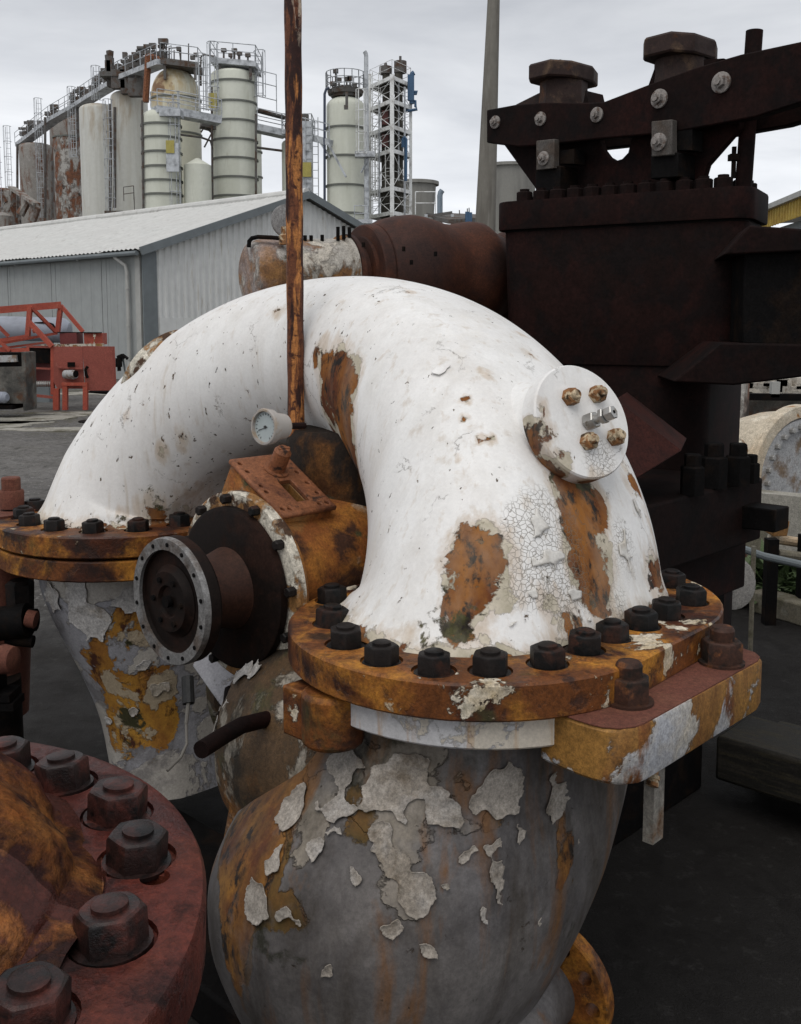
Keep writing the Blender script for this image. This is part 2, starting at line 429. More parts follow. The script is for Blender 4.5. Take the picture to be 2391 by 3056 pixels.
m_steelring = layered('worn_steel_ring', (.21, .205, .20), [dict(col=(.08, .055, .04), scale=12, th=.56, soft=.06, amt=.8)], rough=.42, bump=.2, metal=.35)
m_platebrown = layered('brown_plate', (.20, .075, .032), [
    dict(col=(.10, .036, .018), scale=10, th=.55, soft=.06), dict(col=(.03, .015, .01), scale=22, th=.63, soft=.03)], rough=.6, bump=.3, dist=.001)
m_housing = layered('rust_ochre_housing', (.20, .10, .032), [
    dict(col=(.36, .32, .25), scale=4.5, th=.58, soft=.015, edge=.012, h=.7, gain=.4, attr='white'),
    dict(col=(.20, .065, .015), col2=(.30, .12, .02), scale=4, th=.50, soft=.05, seed=4),
    dict(col=(.05, .02, .010), scale=8, th=.57, soft=.05, seed=8),
    dict(col=(.05, .05, .02), scale=11, th=.66, soft=.03, seed=11)], rough=.5, bump=.6, dist=.003)
m_rim = layered('white_rim', (.52, .48, .40), [
    dict(col=(.24, .12, .04), scale=14, th=.53, soft=.03, edge=.015, h=-.6), dict(col=(.055, .028, .015), scale=18, th=.58, soft=.03, h=-.6)], rough=.5, bump=.5)
m_zinc = layered('bright_fitting', (.42, .41, .39), [dict(col=(.25, .22, .18), scale=60, th=.6, soft=.05)], rough=.38, bump=.1, metal=.7)
m_gaugecase = layered('gauge_case', (.33, .305, .28), [dict(col=(.30, .24, .18), scale=30, th=.58, soft=.06)], rough=.45, bump=.2)
m_gaugeface = layered('gauge_face', (.36, .40, .40), [dict(col=(.30, .34, .33), scale=25, th=.55, soft=.1, amt=.6)], rough=.25, bump=.05)
m_ink = layered('ink', (.05, .05, .05), [], rough=.6)
m_cable = layered('pale_cable', (.13, .12, .105), [], rough=.5)
m_hose = layered('black_hose', (.012, .012, .012), [], rough=.55)

# ------------------------------------------------------------------ U bend of the machine: shape
C0 = V((.1643, 1.9605, 1.04))
def WN(w, n, z=1.04): return V((C0.x, C0.y, 0)) + W * w + N * n + Z * z
A_, CHORD, b_ = 1.3854, 1.45, .5769
w_near, w_crown, w_far = .0763, .32, .19
h_near, h_crown, h_far = .1314, .02, .134
r_near, r_crown, r_far = .248, .2215, .235
a_ = .5 * CHORD / math.sin(A_)
def pipe_rings(nt=150, na=128, grow=0.0):
    rings = []
    for i in range(nt + 1):
        t = 1 - 2 * i / nt; th = t * A_
        k = abs(t) ** 1.4464
        w = w_crown + ((w_near if t > 0 else w_far) - w_crown) * k
        h = h_crown + ((h_near if t > 0 else h_far) - h_crown) * k
        r = r_crown + ((r_near if t > 0 else r_far) - r_crown) * k + grow
        fl = max(0, (abs(t) - .95) / .05); r += .012 * fl ** 2
        n = a_ * math.sin(th) - a_ * math.sin(A_); z = 1.04 + b_ * (math.cos(th) - math.cos(A_))
        tn, tz = a_ * math.cos(th), -b_ * math.sin(th); l = math.hypot(tn, tz); tn /= l; tz /= l
        on, oz = -tz, tn
        if abs(t) > .85:                      # come down square on the flange
            f = (abs(t) - .85) / .15
            tgt = (1.0, 0.0) if t > 0 else (-1.0, 0.0)
            on, oz = on * (1 - f) + tgt[0] * f, oz * (1 - f) + tgt[1] * f
            l = math.hypot(on, oz); on /= l; oz /= l
        ring = []
        for j in range(na):
            ph = 2 * math.pi * j / na; c, s_ = math.cos(ph), math.sin(ph)
            e = max(-1, min(1, c * 3.2))       # obround with a soft shoulder
            ww = w + h * e + r * c; nn = n + r * s_ * on; zz = z + r * s_ * oz
            ring.append(WN(ww, nn, zz))
        rings.append(ring)
    return rings
pump = T('turbo_pump', 'big white U-bend pump with peeling paint and rusty bolted flanges', 'pump', WN(.1, -.7, 0))
mb_pipe = MB().loft(pipe_rings(), caps=False)
o_pipe = pump.part('elbow_pipe', mb_pipe, m_pipe, ang=60, label='white U-bend pipe with flaking paint and rust streaks')
o_pipe.data.set_sharp_from_angle(angle=R_(80))
bvh = BVHTree.FromPolygons([V(v) for v in mb_pipe.v], mb_pipe.f)
def hit(px, py, tree=None):
    d = ray(px, py).normalized()
    h = (tree or bvh).ray_cast(V((0, 0, CAMZ)), d)
    return h[0], h[1]
def paint(o, root, name, blobs, base=None):
    """blobs: (world point, radius, amount, stretch z)"""
    me = o.data
    co = np.empty(len(me.vertices) * 3); me.vertices.foreach_get('co', co); co = co.reshape(-1, 3) + np.array(root)
    a = np.zeros(len(co))
    for b in blobs:
        if b[0] is None: continue
        c, r, amt = np.array(b[0]), b[1], b[2]
        sz = b[3] if len(b) > 3 else 1.
        d = co - c; d[:, 2] /= sz
        q = np.clip(1 - (d ** 2).sum(1) / (1.35 * r) ** 2, 0, 1)
        a = np.maximum(a, amt * q ** .7)
    if base is not None: a = np.maximum(a, base(co))
    at = me.attributes.new(name, 'FLOAT', 'POINT'); at.data.foreach_set('value', a.astype(np.float32))
h3 = lambda px, py: hit(px, py)[0]
paint(o_pipe, pump.loc, 'speck', [(h3(430, 1250), .5, .42), (h3(800, 1000), .35, .35), (h3(960, 1000), .2, .5), (h3(700, 1420), .25, .6), (h3(1300, 1300), .35, .22)])
basez = lambda co: np.clip(1 - (co[:, 2] - 1.04) / .06, 0, 1) * .68
paint(o_pipe, pump.loc, 'wear', [
    (h3(1435, 1670), .070, .92, 1.3), (h3(1400, 1780), .052, .86, 1.4), (h3(1385, 1880), .045, .72), (h3(1500, 1760), .05, .55),
    (h3(1735, 1490), .075, 1.0, 1.2), (h3(1745, 1580), .070, 1.0, 1.3), (h3(1760, 1670), .068, 1.0, 1.3), (h3(1772, 1755), .055, .92, 1.2),
    (h3(1640, 1790), .032, .8, 1.4), (h3(1700, 1870), .06, .62), (h3(1885, 1430), .04, .6, 2), (h3(1930, 1560), .03, .6, 2), (h3(1960, 1720), .06, .72, 1.3),
    (h3(1640, 1340), .05, .6, 1.5), (h3(1000, 1170), .06, .95, 2.2), (h3(1025, 1250), .07, 1.0, 2.2), (h3(975, 1110), .045, .85, 2), (h3(955, 1050), .03, .75, 2), (h3(1040, 1330), .08, 1.0, 1.8), (h3(985, 1230), .05, .9, 2),
    (h3(460, 1525), .06, .70), (h3(545, 1525), .06, .6), (h3(370, 1540), .03, .6), (h3(487, 1350), .022, .66, 2), (h3(545, 1310), .026, .62, 2), (h3(560, 1480), .06, .5),
    (h3(830, 930), .03, .52), (h3(1390, 1190), .016, .72, 1.3), (h3(1455, 1115), .020, .7, 2), (h3(1385, 1250), .013, .68, 2), (h3(1225, 872), .022, .60), (h3(1560, 1000), .02, .62, 2), (h3(1585, 1060), .02, .6, 2),
    (h3(1430, 1310), .012, .7, 2), (h3(1470, 1310), .012, .7, 2), (h3(1370, 1370), .012, .66, 2),
    (h3(700, 1450), .10, .45), (h3(380, 1240), .02, .6, 1.5), (h3(780, 1400), .08, .62)], base=basez)
paint(o_pipe, pump.loc, 'moss', [(h3(1735, 1445), .05, .72), (h3(460, 1500), .07, .62, 1.2), (h3(560, 1520), .05, .55), (h3(360, 1545), .04, .5), (h3(1290, 1880), .06, .66), (h3(1380, 1870), .06, .66), (h3(1360, 1770), .045, .60), (h3(1250, 1900), .05, .55), (h3(1660, 1770), .045, .6, 1.5), (h3(1690, 1560), .03, .55, 3), (h3(1800, 1640), .03, .58, 3), (h3(1950, 1500), .035, .55, 2.5), (h3(1900, 1400), .03, .5, 2),
    (h3(1650, 1420), .04, .55), (h3(1880, 1560), .04, .45, 2), (h3(1500, 1400), .02, .45)])
paint(o_pipe, pump.loc, 'crack', [(h3(1640, 1620), .085, .6, 1.4), (h3(1680, 1730), .07, .6, 1.2), (h3(1585, 1760), .05, .45), (h3(1870, 1650), .06, .42, 1.4), (h3(1840, 1800), .05, .42), (h3(1600, 1500), .05, .4)])

# FLAKE_PIPE
# ------------------------------------------------------------------ flanges
def obround(wc0, wc1, r, n0=0., step=None, k=28, s=1.):
    pts = []
    for i in range(k + 1):
        a = math.pi / 2 + math.pi * i / k
        pts.append((wc0 + r * math.cos(a), n0 + r * math.sin(a)))
    if step: pts.append((wc0 + .005, n0 - r)); 
    for i in range(k + 1):
        a = -math.pi / 2 + math.pi * i / k
        rr = r - (step or 0)
        pts.append((wc1 + rr * math.cos(a), n0 + rr * math.sin(a)))
    return pts
def plate(mb, pts, z0, z1, nc=0., bev=.004):
    """horizontal plate with softened edges; pts in (w, n)"""
    cw = sum(p[0] for p in pts) / len(pts); cn = sum(p[1] for p in pts) / len(pts)
    def ring(z, ins):
        out = []
        for (w, n) in pts:
            d = math.hypot(w - cw, n - cn); f = (d - ins) / d
            out.append(WN(cw + (w - cw) * f, nc + cn + (n - cn) * f, z))
        return out
    return mb.loft([ring(z0, bev), ring(z0 + bev, 0), ring(z1 - bev, 0), ring(z1, bev)], True)

def nut_mesh(name, af, h, stud_r, stud_h, mat, washer=True):
    mb = MB(); R = af / math.sqrt(3); rings = []
    def hexr(z, f, rd=0.):
        out = []
        for i in range(24):
            a = 2 * math.pi * i / 24; q = (a % (math.pi / 3)) - math.pi / 6
            hx = (af / 2) / math.cos(q)
            out.append(V((math.cos(a), math.sin(a), 0)) * (hx * (1 - rd) + (af / 2 * .97) * rd) * f + Z * z)
        return out
    mb.loft([hexr(0, 1), hexr(h * .88, 1), hexr(h * .95, .985, .28), hexr(h, .93, .75)], True)
    mb.lathe([(h - .001, stud_r), (h + stud_h * .75, stud_r), (h + stud_h, stud_r * .82)], (0, 0, 0), Z, 16)
    if washer: mb.lathe([(-.001, R * 1.12), (.004, R * 1.12), (.0045, R * .9)], (0, 0, 0), Z, 24)
    o = mb.build(name, mat, None, (0, 0, 0), ang=30)
    me = o.data; bpy.data.objects.remove(o); me.name = name
    return me
nut_big = nut_mesh('nut', .053, .036, .0165, .006, m_nut)
nut_rust = nut_mesh('rusty_nut', .058, .040, .020, .022, m_rustnut)
nut_red = nut_mesh('red_nut', .062, .040, .0185, .006, m_rednut)

def nuts(t, part, spots, z, mesh=None, sc=1.):
    for (w, n) in spots:
        tl = (random.uniform(-.05, .05), random.uniform(-.05, .05), random.uniform(0, 1.05))
        t.inst('nut', mesh or nut_big, WN(w, n, z - .003), part, tl, sc * random.uniform(.96, 1.04))
def holes(spots, z, r=.041, dpt=.006):
    mb = MB()
    for (w, n) in spots: mb.tube(WN(w, n, z - dpt), WN(w, n, z + .03), r * .92 * random.uniform(.97, 1.05), n=24)
    return mb
RB = .289
NC = .035                                      # the near bolt circle sits a little towards the viewer
near_spots = [(-.276, -.144), (-.166, -.262), (-.342, -.035), (-.362, .074), (-.338, .171), (-.275, .238), (-.182, .286), (-.078, .29), (.014, .29), (.114, .29), (.206, .29)]
near_spots += [(.331, .278), (.43, .18), (.46, .05), (.40, -.15)] + [(w, -.27) for w in (.30, .19, .08, -.04)]
fl1 = MB(); plate(fl1, obround(-.07, .19, .356, NC, step=.012), .977, 1.04)
o_fl1 = pump.part('flange', fl1, m_flange, label='near rusty yellow flange under the bend')
boolean(o_fl1, holes(near_spots, 1.04))
nuts(pump, o_fl1, near_spots, 1.036)
FN = -1.45
far_spots = [(.07 - RB * math.sin(a), FN + RB * math.cos(a)) for a in [R_(x) for x in (-28, 0, 24, 48, 72, 96, 120, 144, 170)]]
far_spots += [(w, FN + .292) for w in (.30, .40)] + [(w, FN - .29) for w in (.18, .30)] + [(.60, FN), (.55, FN + .17), (.54, FN - .18)]
fl2 = MB(); plate(fl2, obround(.07, .33, .375, FN), .98, 1.04)
o_fl2 = pump.part('flange', fl2, m_flange, label='far rusty flange under the bend')
boolean(o_fl2, holes(far_spots, 1.04))
nuts(pump, o_fl2, far_spots, 1.036)
lo2 = MB(); plate(lo2, obround(.07, .33, .37, FN), .915, .972)
o_lo2 = pump.part('lower_flange', lo2, m_flange)
g2 = MB(); plate(g2, obround(.07, .33, .34, FN), .965, .985); pump.part('gasket', g2, m_black)
lo1 = MB(); plate(lo1, obround(-.06, .19, .332, NC), .918, .972)
o_lo1 = pump.part('lower_flange', lo1, m_lowrim, label='white painted lower flange with rust runs')
g1 = MB(); plate(g1, obround(-.06, .19, .325, NC), .965, .982); pump.part('gasket', g1, m_black)

# lug with two tall nuts at the side of the near flange
lug = [(-.215, .30), (-.222, .37)] + [(-.162 - .06 * math.cos(a), .402 + .06 * math.sin(a)) for a in [R_(x) for x in (0, 20, 45, 70, 90)]] + \
      [(.25 + .05 * math.sin(a), .412 + .05 * math.cos(a)) for a in [R_(x) for x in (0, 30, 60, 90)]] + [(.30, .30)]
mb = MB(); plate(mb, lug, .885, .9765, bev=.006)
o_lug = pump.part('lug', mb, m_lug, label='side lug with ochre and white flaking paint')
paint(o_lug, pump.loc, 'white', [(WN(-.2, .42, .87), .16, .5), (WN(.05, .46, .88), .10, .35)])
mb = MB(); plate(mb, [(w * 1.0, n - .004) for w, n in lug], .9755, .979, bev=.001)
o_lt = pump.part('lug_top', mb, m_redtop, label='dry red rust top of the lug')
for (w, n) in ((-.10, .392), (.19, .415)):
    pump.inst('nut', nut_rust, WN(w, n, .979), o_lug, (0, 0, .4 + w), 1.12)
# small grease fitting and bracket legs under the lug
q = P(1955, 2290, 1.66)
mb = MB().tube(q, q + V((-.008, -.012, -.022)), .008).lathe([(0, .011), (.006, .011), (.006, .008), (.012, .011), (.018, .011)], q + V((-.004, -.01, -.01)), V((-.3, -.5, -.8)), 10)
mb.tube(q + V((0, 0, .012)), q, .0085)
pump.part('grease_fitting', mb, m_ochnut)
mb = MB().box(WN(-.02, .40, .80), (.035, .02, .18), (W, N, Z)); pump.part('bracket', mb, m_mid0)

# rusty block under the front-left of the near flange
c = PZ(985, 2170, .93)
mb = MB().lathe([(0, .050), (.004, .055), (.09, .055), (.095, .048)], c + V((.0, .07, -.055)), Z, 20)
mb.box(c + V((-.015, .115, -.010)), (.12, .10, .09), (W, N, Z))
pump.part('clamp_block', mb, m_flange, label='rusty cast block below the near flange', bevel=.004)

# ------------------------------------------------------------------ casings under the flanges
def bowl(prof, n0, wmid, hb, shift, name, mat, na=96, lump=.0, res=10):
    rings = []
    fine = []
    for (p, q) in zip(prof[:-1], prof[1:]):
        for k in range(res): fine.append(tuple(a + (b - a) * k / res for a, b in zip(p, q)))
    fine.append(prof[-1])
    # smooth the profile a little
    arr = np.array(fine)
    for _ in range(int(12 * (res / 10) ** 2)): arr[1:-1] = (arr[:-2] + arr[1:-1] * 2 + arr[2:]) / 4
    for (z, r, h, sh) in arr:
        ring = []
        for j in range(na):
            ph = 2 * math.pi * j / na; c, s_ = math.cos(ph), math.sin(ph)
            e = max(-1, min(1, c * 3)); rr = r * (1 + lump * math.sin(2.3 * ph + 9 * z))
            ring.append(WN(wmid + h * e + rr * c + sh * shift[0], n0 + rr * s_ + sh * shift[1], z))
        rings.append(ring)
    return rings
P_NEAR = ([(.92, .245, .13, 0), (.86, .248, .13, .05), (.76, .275, .12, .35), (.64, .325, .10, .75), (.52, .345, .08, 1), (.40, .335, .06, 1.15), (.28, .29, .05, 1.2), (.18, .24, .04, 1.2)], 0, .06, .13, (-.16, -.10), 'c', m_pot)
mb_near = MB().loft(bowl(*P_NEAR, lump=.012), True)
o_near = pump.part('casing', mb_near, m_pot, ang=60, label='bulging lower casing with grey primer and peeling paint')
bn = BVHTree.FromPolygons([V(v) for v in mb_near.v], mb_near.f)
hn = lambda px, py: hit(px, py, bn)[0]
paint(o_near, pump.loc, 'wear', [(hn(1060, 2440), .045, .35, 2), (hn(1480, 2460), .03, .42), (hn(780, 2420), .09, .9, 2), (hn(740, 2580), .08, .85, 1.6), (hn(700, 2800), .05, .7, 2),
    (hn(1680, 2650), .04, .45, 3), (hn(860, 2300), .06, .8, 1.5), (hn(880, 2740), .05, .42)])
paint(o_near, pump.loc, 'white', [(hn(1060, 2270), .06, .34), (hn(1200, 2370), .09, .42, 1.2), (hn(1330, 2420), .07, .32), (hn(900, 2440), .07, .38, 2), (hn(1160, 2560), .05, .3, 2), (hn(1450, 2680), .05, .3), (hn(1280, 2690), .05, .32)])
P_FAR = ([(.92, .26, .12, 0), (.84, .265, .12, 0), (.72, .25, .11, .3), (.58, .215, .10, .7), (.42, .18, .09, 1), (.2, .17, .08, 1.2)], FN, .2, .12, (.03, .06), 'c', m_farpot)
mb_far = MB().loft(bowl(*P_FAR), True)
o_far = pump.part('casing', mb_far, m_farpot, ang=60, label='tapering lower casing with white and ochre flaking paint')
bf = BVHTree.FromPolygons([V(v) for v in mb_far.v], mb_far.f)
hf = lambda px, py: hit(px, py, bf)[0]
paint(o_far, pump.loc, 'wear', [(hf(400, 1900), .10, .58, 1.3), (hf(330, 2040), .12, .60, 1.5), (hf(430, 2060), .12, .62, 1.5), (hf(380, 2160), .12, .64, 1.4), (hf(300, 2180), .07, .6, 1.4), (hf(480, 1780), .06, .42)])

m_chips = layered('curled_white_chips', (.62, .60, .56), [dict(col=(.42, .37, .29), scale=20, th=.58, soft=.08, amt=.7)], rough=.5, bump=.3, gr=.12)
# sheets of paint standing off the casings, curled at their torn edges
from mathutils import noise as mnoise
def flakes(t, part, rings, blobs, thr, mat, fs=7., amp=.34, curl=.007, off=.0012, big=300):
    nr, na = len(rings), len(rings[0])
    co = np.array([[tuple(p) for p in r] for r in rings])
    du = np.roll(co, -1, 1) - np.roll(co, 1, 1); dv = np.gradient(co, axis=0)
    nn = np.cross(du, dv); nn /= np.linalg.norm(nn, axis=2, keepdims=True) + 1e-9
    ctr = co.mean(1, keepdims=True); sg = np.sign(((co - ctr) * nn).sum(2, keepdims=True)); nn *= np.where(sg == 0, 1, sg)
    f = np.zeros((nr, na))
    for (c, r, a, *rest) in blobs:
        if c is None: continue
        sz = rest[0] if rest else 1.
        d = co - np.array(c); d[..., 2] /= sz
        f = np.maximum(f, a * np.clip(1 - np.sqrt((d ** 2).sum(2)) / r, 0, 1) ** .6)
    cand = np.argwhere(f > .02)
    for i, j in cand:
        p = V(co[i, j]) * fs
        f[i, j] += amp * (mnoise.fractal(p, .8, 2.1, 5) * .5) + .10 * mnoise.noise(p * 5.3)
    keep = f > thr
    lift = off + curl * np.exp(-np.clip(f - thr, 0, 9) / .035) + .0015 * np.abs(np.sin(co[..., 2] * 60))
    co2 = co + nn * lift[..., None]
    faces = [(i, j) for i in range(nr - 1) for j in range(na) if keep[i, j] and keep[i + 1, j] and keep[i, (j + 1) % na] and keep[i + 1, (j + 1) % na]]
    par = {}
    def find(x):
        while par[x] != x: par[x] = par[par[x]]; x = par[x]
        return x
    for q in faces: par[q] = q
    for (i, j) in faces:
        for q in ((i + 1, j), (i, (j + 1) % na)):
            if q in par: par[find(q)] = find((i, j))
    comp = {}
    for q in faces: comp.setdefault(find(q), []).append(q)
    def relax(o):
        bm = bmesh.new(); bm.from_mesh(o.data); bv = [v for v in bm.verts if v.is_boundary]
        for _ in range(4): bmesh.ops.smooth_vert(bm, verts=bv, factor=.5, use_axis_x=True, use_axis_y=True, use_axis_z=True)
        bm.to_mesh(o.data); bm.free(); o.data.shade_smooth()
    def mesh(qs):
        ids = {}; mb = MB(); fs_ = []
        for (i, j) in qs:
            k = []
            for a in ((i, j), (i, (j + 1) % na), (i + 1, (j + 1) % na), (i + 1, j)):
                if a not in ids: ids[a] = len(ids)
                k.append(ids[a])
            fs_.append(tuple(k))
        return mb.add([co2[a] for a in ids], fs_)
    small = []
    for qs in comp.values():
        if len(qs) > big:
            o = t.sub('paint_flake', mesh(qs), mat, part, ang=0); relax(o)
            m = o.modifiers.new('thick', 'SOLIDIFY'); m.thickness = .0016; m.offset = 0
        elif len(qs) > 3: small += qs
    if small:
        o = t.sub('paint_chips', mesh(small), mat, part, ang=0, kind='stuff'); relax(o)
        m = o.modifiers.new('thick', 'SOLIDIFY'); m.thickness = .0014; m.offset = 0
m_sheet = layered('lifted_paint_sheet', (.34, .305, .265), [
    dict(col=(.20, .17, .135), scale=7, th=.55, soft=.08, amt=.8), dict(col=(.11, .08, .05), scale=14, th=.60, soft=.05, amt=.6), dict(col=(.36, .34, .32), scale=4, th=.56, soft=.05, seed=7)], rough=.55, bump=.4)
m_sheet2 = layered('pale_paint_sheet', (.44, .42, .40), [
    dict(col=(.34, .29, .22), scale=6, th=.54, soft=.08, amt=.8), dict(col=(.16, .12, .08), scale=16, th=.62, soft=.05, amt=.6)], rough=.55, bump=.4)
flakes(pump, o_near, bowl(*P_NEAR, na=640, lump=.012, res=50), [(hn(1040, 2275), .09, .60), (hn(1180, 2350), .10, .62), (hn(1320, 2425), .08, .60), (hn(1250, 2290), .07, .5), (hn(1420, 2400), .05, .55),
    (hn(1140, 2500), .045, .62, 2), (hn(1190, 2580), .05, .62), (hn(1250, 2660), .06, .66), (hn(1330, 2640), .04, .55), (hn(1480, 2620), .05, .62, 2), (hn(1440, 2730), .04, .58, 1.6),
    (hn(870, 2420), .05, .62, 2.4), (hn(830, 2560), .05, .55, 2), (hn(900, 2700), .08, .55), (hn(760, 2700), .07, .52, 1.4), (hn(1560, 2480), .05, .5), (hn(1720, 2500), .06, .52, 2), (hn(1480, 2350), .09, .58), (hn(1650, 2380), .07, .56, 1.5), (hn(1000, 2420), .07, .55, 1.5), (hn(940, 2540), .06, .54), (hn(1060, 2640), .07, .5), (hn(1380, 2560), .05, .52), (hn(1150, 2780), .07, .48), (hn(1600, 2700), .07, .5, 1.6), (hn(1300, 2850), .10, .42), (hn(1000, 2900), .09, .46)], .42, m_sheet)
flakes(pump, o_far, bowl(*P_FAR, na=400, res=30), [(hf(160, 1800), .10, .6, 1.4), (hf(270, 1850), .12, .66), (hf(380, 1800), .10, .6), (hf(240, 1760), .1, .6), (hf(470, 2050), .07, .6), (hf(430, 1990), .06, .58), (hf(190, 1950), .06, .48, 1.6), (hf(400, 2120), .05, .55), (hf(330, 2150), .04, .55)], .42, m_sheet2)

pr_ = pipe_rings(nt=420, na=400, grow=.0004)
flakes(pump, o_pipe, pr_, [(h3(1330, 1110), .13, .55), (h3(1120, 1050), .08, .5), (h3(1570, 930), .07, .52), (h3(1250, 900), .07, .48)], .50, m_pipe, fs=6., amp=.34, curl=.0045, off=.0008)
flakes(pump, o_pipe, pr_, [(h3(1640, 1640), .10, .56, 1.4), (h3(1690, 1760), .08, .56), (h3(1580, 1780), .06, .5), (h3(1860, 1640), .08, .56, 1.5), (h3(1850, 1780), .06, .55), (h3(1890, 1480), .05, .52, 2), (h3(1500, 1880), .06, .46), (h3(1750, 1850), .06, .5)], .44, m_chips, fs=26., amp=.55, curl=.004, off=.0008, big=500)
m_mid = layered('grimy_mixed_casing', (.085, .050, .024), [
    dict(col=(.30, .27, .225), col2=(.19, .16, .12), scale=6, th=.54, soft=.012, edge=.02, h=.8, r=.55, detail=10),
    dict(col=(.20, .085, .018), col2=(.10, .032, .010), scale=4.2, th=.54, soft=.05, seed=6, scale2=9),
    dict(col=(.016, .013, .009), scale=5, th=.54, soft=.06, amt=.9, seed=12),
    dict(col=(.045, .045, .018), scale=10, th=.62, soft=.04, amt=.8, seed=18)], rough=.6, bump=.8, dist=.006)
# body between the two casings, and the side nozzle low on the right
mb = MB().lathe([(0, .24), (.1, .28), (.26, .29), (.40, .25), (.50, .17), (.60, .05)], WN(-.09, -.04, .70), -N, 64)
o_mid = pump.part('casing_body', mb, m_mid, ang=60, label='ochre and rust stained casing between the two legs')
mb = MB().lathe([(0, .24), (.03, .24), (.05, .22), (.08, .22), (.10, .24), (.13, .24)], WN(.10, -.62, .72), -N, 48)
pump.part('casing_ring', mb, m_mid)
mr = []
prof_m = [(0, .24), (.1, .28), (.26, .29), (.40, .25), (.50, .16)]
_, mu, mv = frame(-N)
for i in range(150):
    tt_ = .50 * i / 149; rr_ = float(np.interp(tt_, [p[0] for p in prof_m], [p[1] for p in prof_m]))
    mr.append([WN(-.09, -.04, .70) - N * tt_ + (mu * math.cos(a) + mv * math.sin(a)) * rr_ for a in [2 * math.pi * q / 260 for q in range(260)]])
flakes(pump, o_mid, mr, [(WN(-.2, -.2, .88), .2, .52), (WN(-.25, -.4, .80), .18, .56), (WN(-.1, -.5, .92), .15, .55), (WN(-.27, -.1, .75), .12, .5)], .42, m_sheet2)
# ribs and shelf on the casing body, seen between the drum and the red flange
mb = MB().prism([WN(-.13, -.36, .92), WN(-.13, -.72, .90), WN(-.20, -.72, .80), WN(-.24, -.40, .66)], W * .03)
pump.part('rib', mb, m_farpot, bevel=.004)
mb = MB().prism([WN(-.12, -.30, .96), WN(-.30, -.36, .78), WN(-.36, -.36, .55), WN(-.05, -.28, .55)], N * -.03)
pump.part('rib', mb, m_mid, bevel=.004)
q = P(1612, 2925, 2.0)
ax = V((.52, .85, .05)).normalized()
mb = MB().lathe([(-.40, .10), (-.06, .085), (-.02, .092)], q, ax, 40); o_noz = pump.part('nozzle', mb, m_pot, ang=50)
mb = MB().lathe([(0, .07), (0, .158), (.004, .162), (.034, .162), (.038, .158), (.038, .05)], q - ax * .03, ax, 48)
o_nf = pump.part('nozzle_flange', mb, m_flange, label='rusty round flange with empty bolt holes low on the casing')
_, fu, fv = frame(ax)
mbh = MB()
for k in range(12):
    a = 2 * math.pi * k / 12
    c = q + (fu * math.cos(a) + fv * math.sin(a)) * .128
    mbh.tube(c - ax * .1, c + ax * .1, .016, n=16)
boolean(o_nf, mbh)

# ------------------------------------------------------------------ boss with bolted cover on the bend, near leg
bc = P(1741, 1256, 1.94)
bn_ = V((.495, -.79, .38)).normalized()
_, bu, bv = frame(bn_)
mb = MB().lathe([(-.22, .17), (-.12, .125), (-.08, .105), (-.05, .100), (-.03, .100)], bc, bn_, 40)
o_boss = pump.part('boss', mb, m_pipe, ang=50)
paint(o_boss, pump.loc, 'wear', [(bc - bn_ * .1 - Z * .09, .08, .9)])
mb = MB().lathe([(-.042, .112), (-.040, .116), (-.004, .116), (0, .113), (.0005, .001)], bc, bn_, 72)
o_cov = pump.part('cover_plate', mb, m_pipe, ang=40, label='round white cover plate with four rusty nuts')
me = o_cov.data
bm = bmesh.new(); bm.from_mesh(me); bmesh.ops.subdivide_edges(bm, edges=bm.edges[:], cuts=5, use_grid_fill=True); bm.to_mesh(me); bm.free()
me.shade_smooth(); me.set_sharp_from_angle(angle=R_(35))
lft = V((-1, 0, 0)) - bn_ * V((-1, 0, 0)).dot(bn_)
lft.normalize(); dn = (-Z - bn_ * (-Z).dot(bn_)).normalized()
paint(o_cov, pump.loc, 'wear', [(bc + lft * .112 + dn * .045 - bn_ * .03, .04, .95), (bc + lft * .095 - dn * .01, .016, .75, 2.2), (bc + lft * .08 + dn * .09 - bn_ * .03, .04, .85), (bc + dn * .113 - bn_ * .03, .035, .8)])
paint(o_cov, pump.loc, 'crack', [(bc + dn * .07 - lft * .02, .05, .42)])
nut_small = nut_mesh('small_nut', .031, .019, .010, .010, m_ochnut, washer=False)
brot = bn_.to_track_quat('Z', 'Y').to_euler()
for (px, py) in ((1697, 1188), (1776, 1180), (1750, 1320), (1830, 1308)):
    d = ray(px, py); c = V((0, 0, CAMZ)); tt = (bc - c).dot(bn_) / d.dot(bn_)
    pump.inst('nut', nut_small, c + d * tt, o_cov, brot)
d = ray(1752, 1262); tt = (bc - V((0, 0, CAMZ))).dot(bn_) / d.dot(bn_); q = V((0, 0, CAMZ)) + d * tt
def hexbar(mb, o, ax, af, t0, t1, rr=None):
    o = V(o); d_, u, v = frame(ax); R = af / math.sqrt(3)
    rings = [[o + d_ * t + (u * math.cos(k * math.pi / 3) + v * math.sin(k * math.pi / 3)) * r for k in range(6)] for t, r in ((t0, R * .92), (t0 + .002, R), (t1 - .002, R), (t1, R * .9))]
    return mb.loft(rings, True)
sn = (bn_ + V((.38, 0, .12))).normalized()
mb = MB(); hexbar(mb, q, sn, .030, 0, .022); mb.tube(q + sn * .022, q + sn * .034, .010, n=16); hexbar(mb, q, sn, .028, .034, .044); hexbar(mb, q, sn, .024, .046, .064)
o_plug = pump.part('plug_fitting', mb, m_zinc, ang=25)
mb = MB().tube(q + sn * .0635, q + sn * .0648, .0035, n=12); pump.sub('bore', mb, m_black, o_plug)

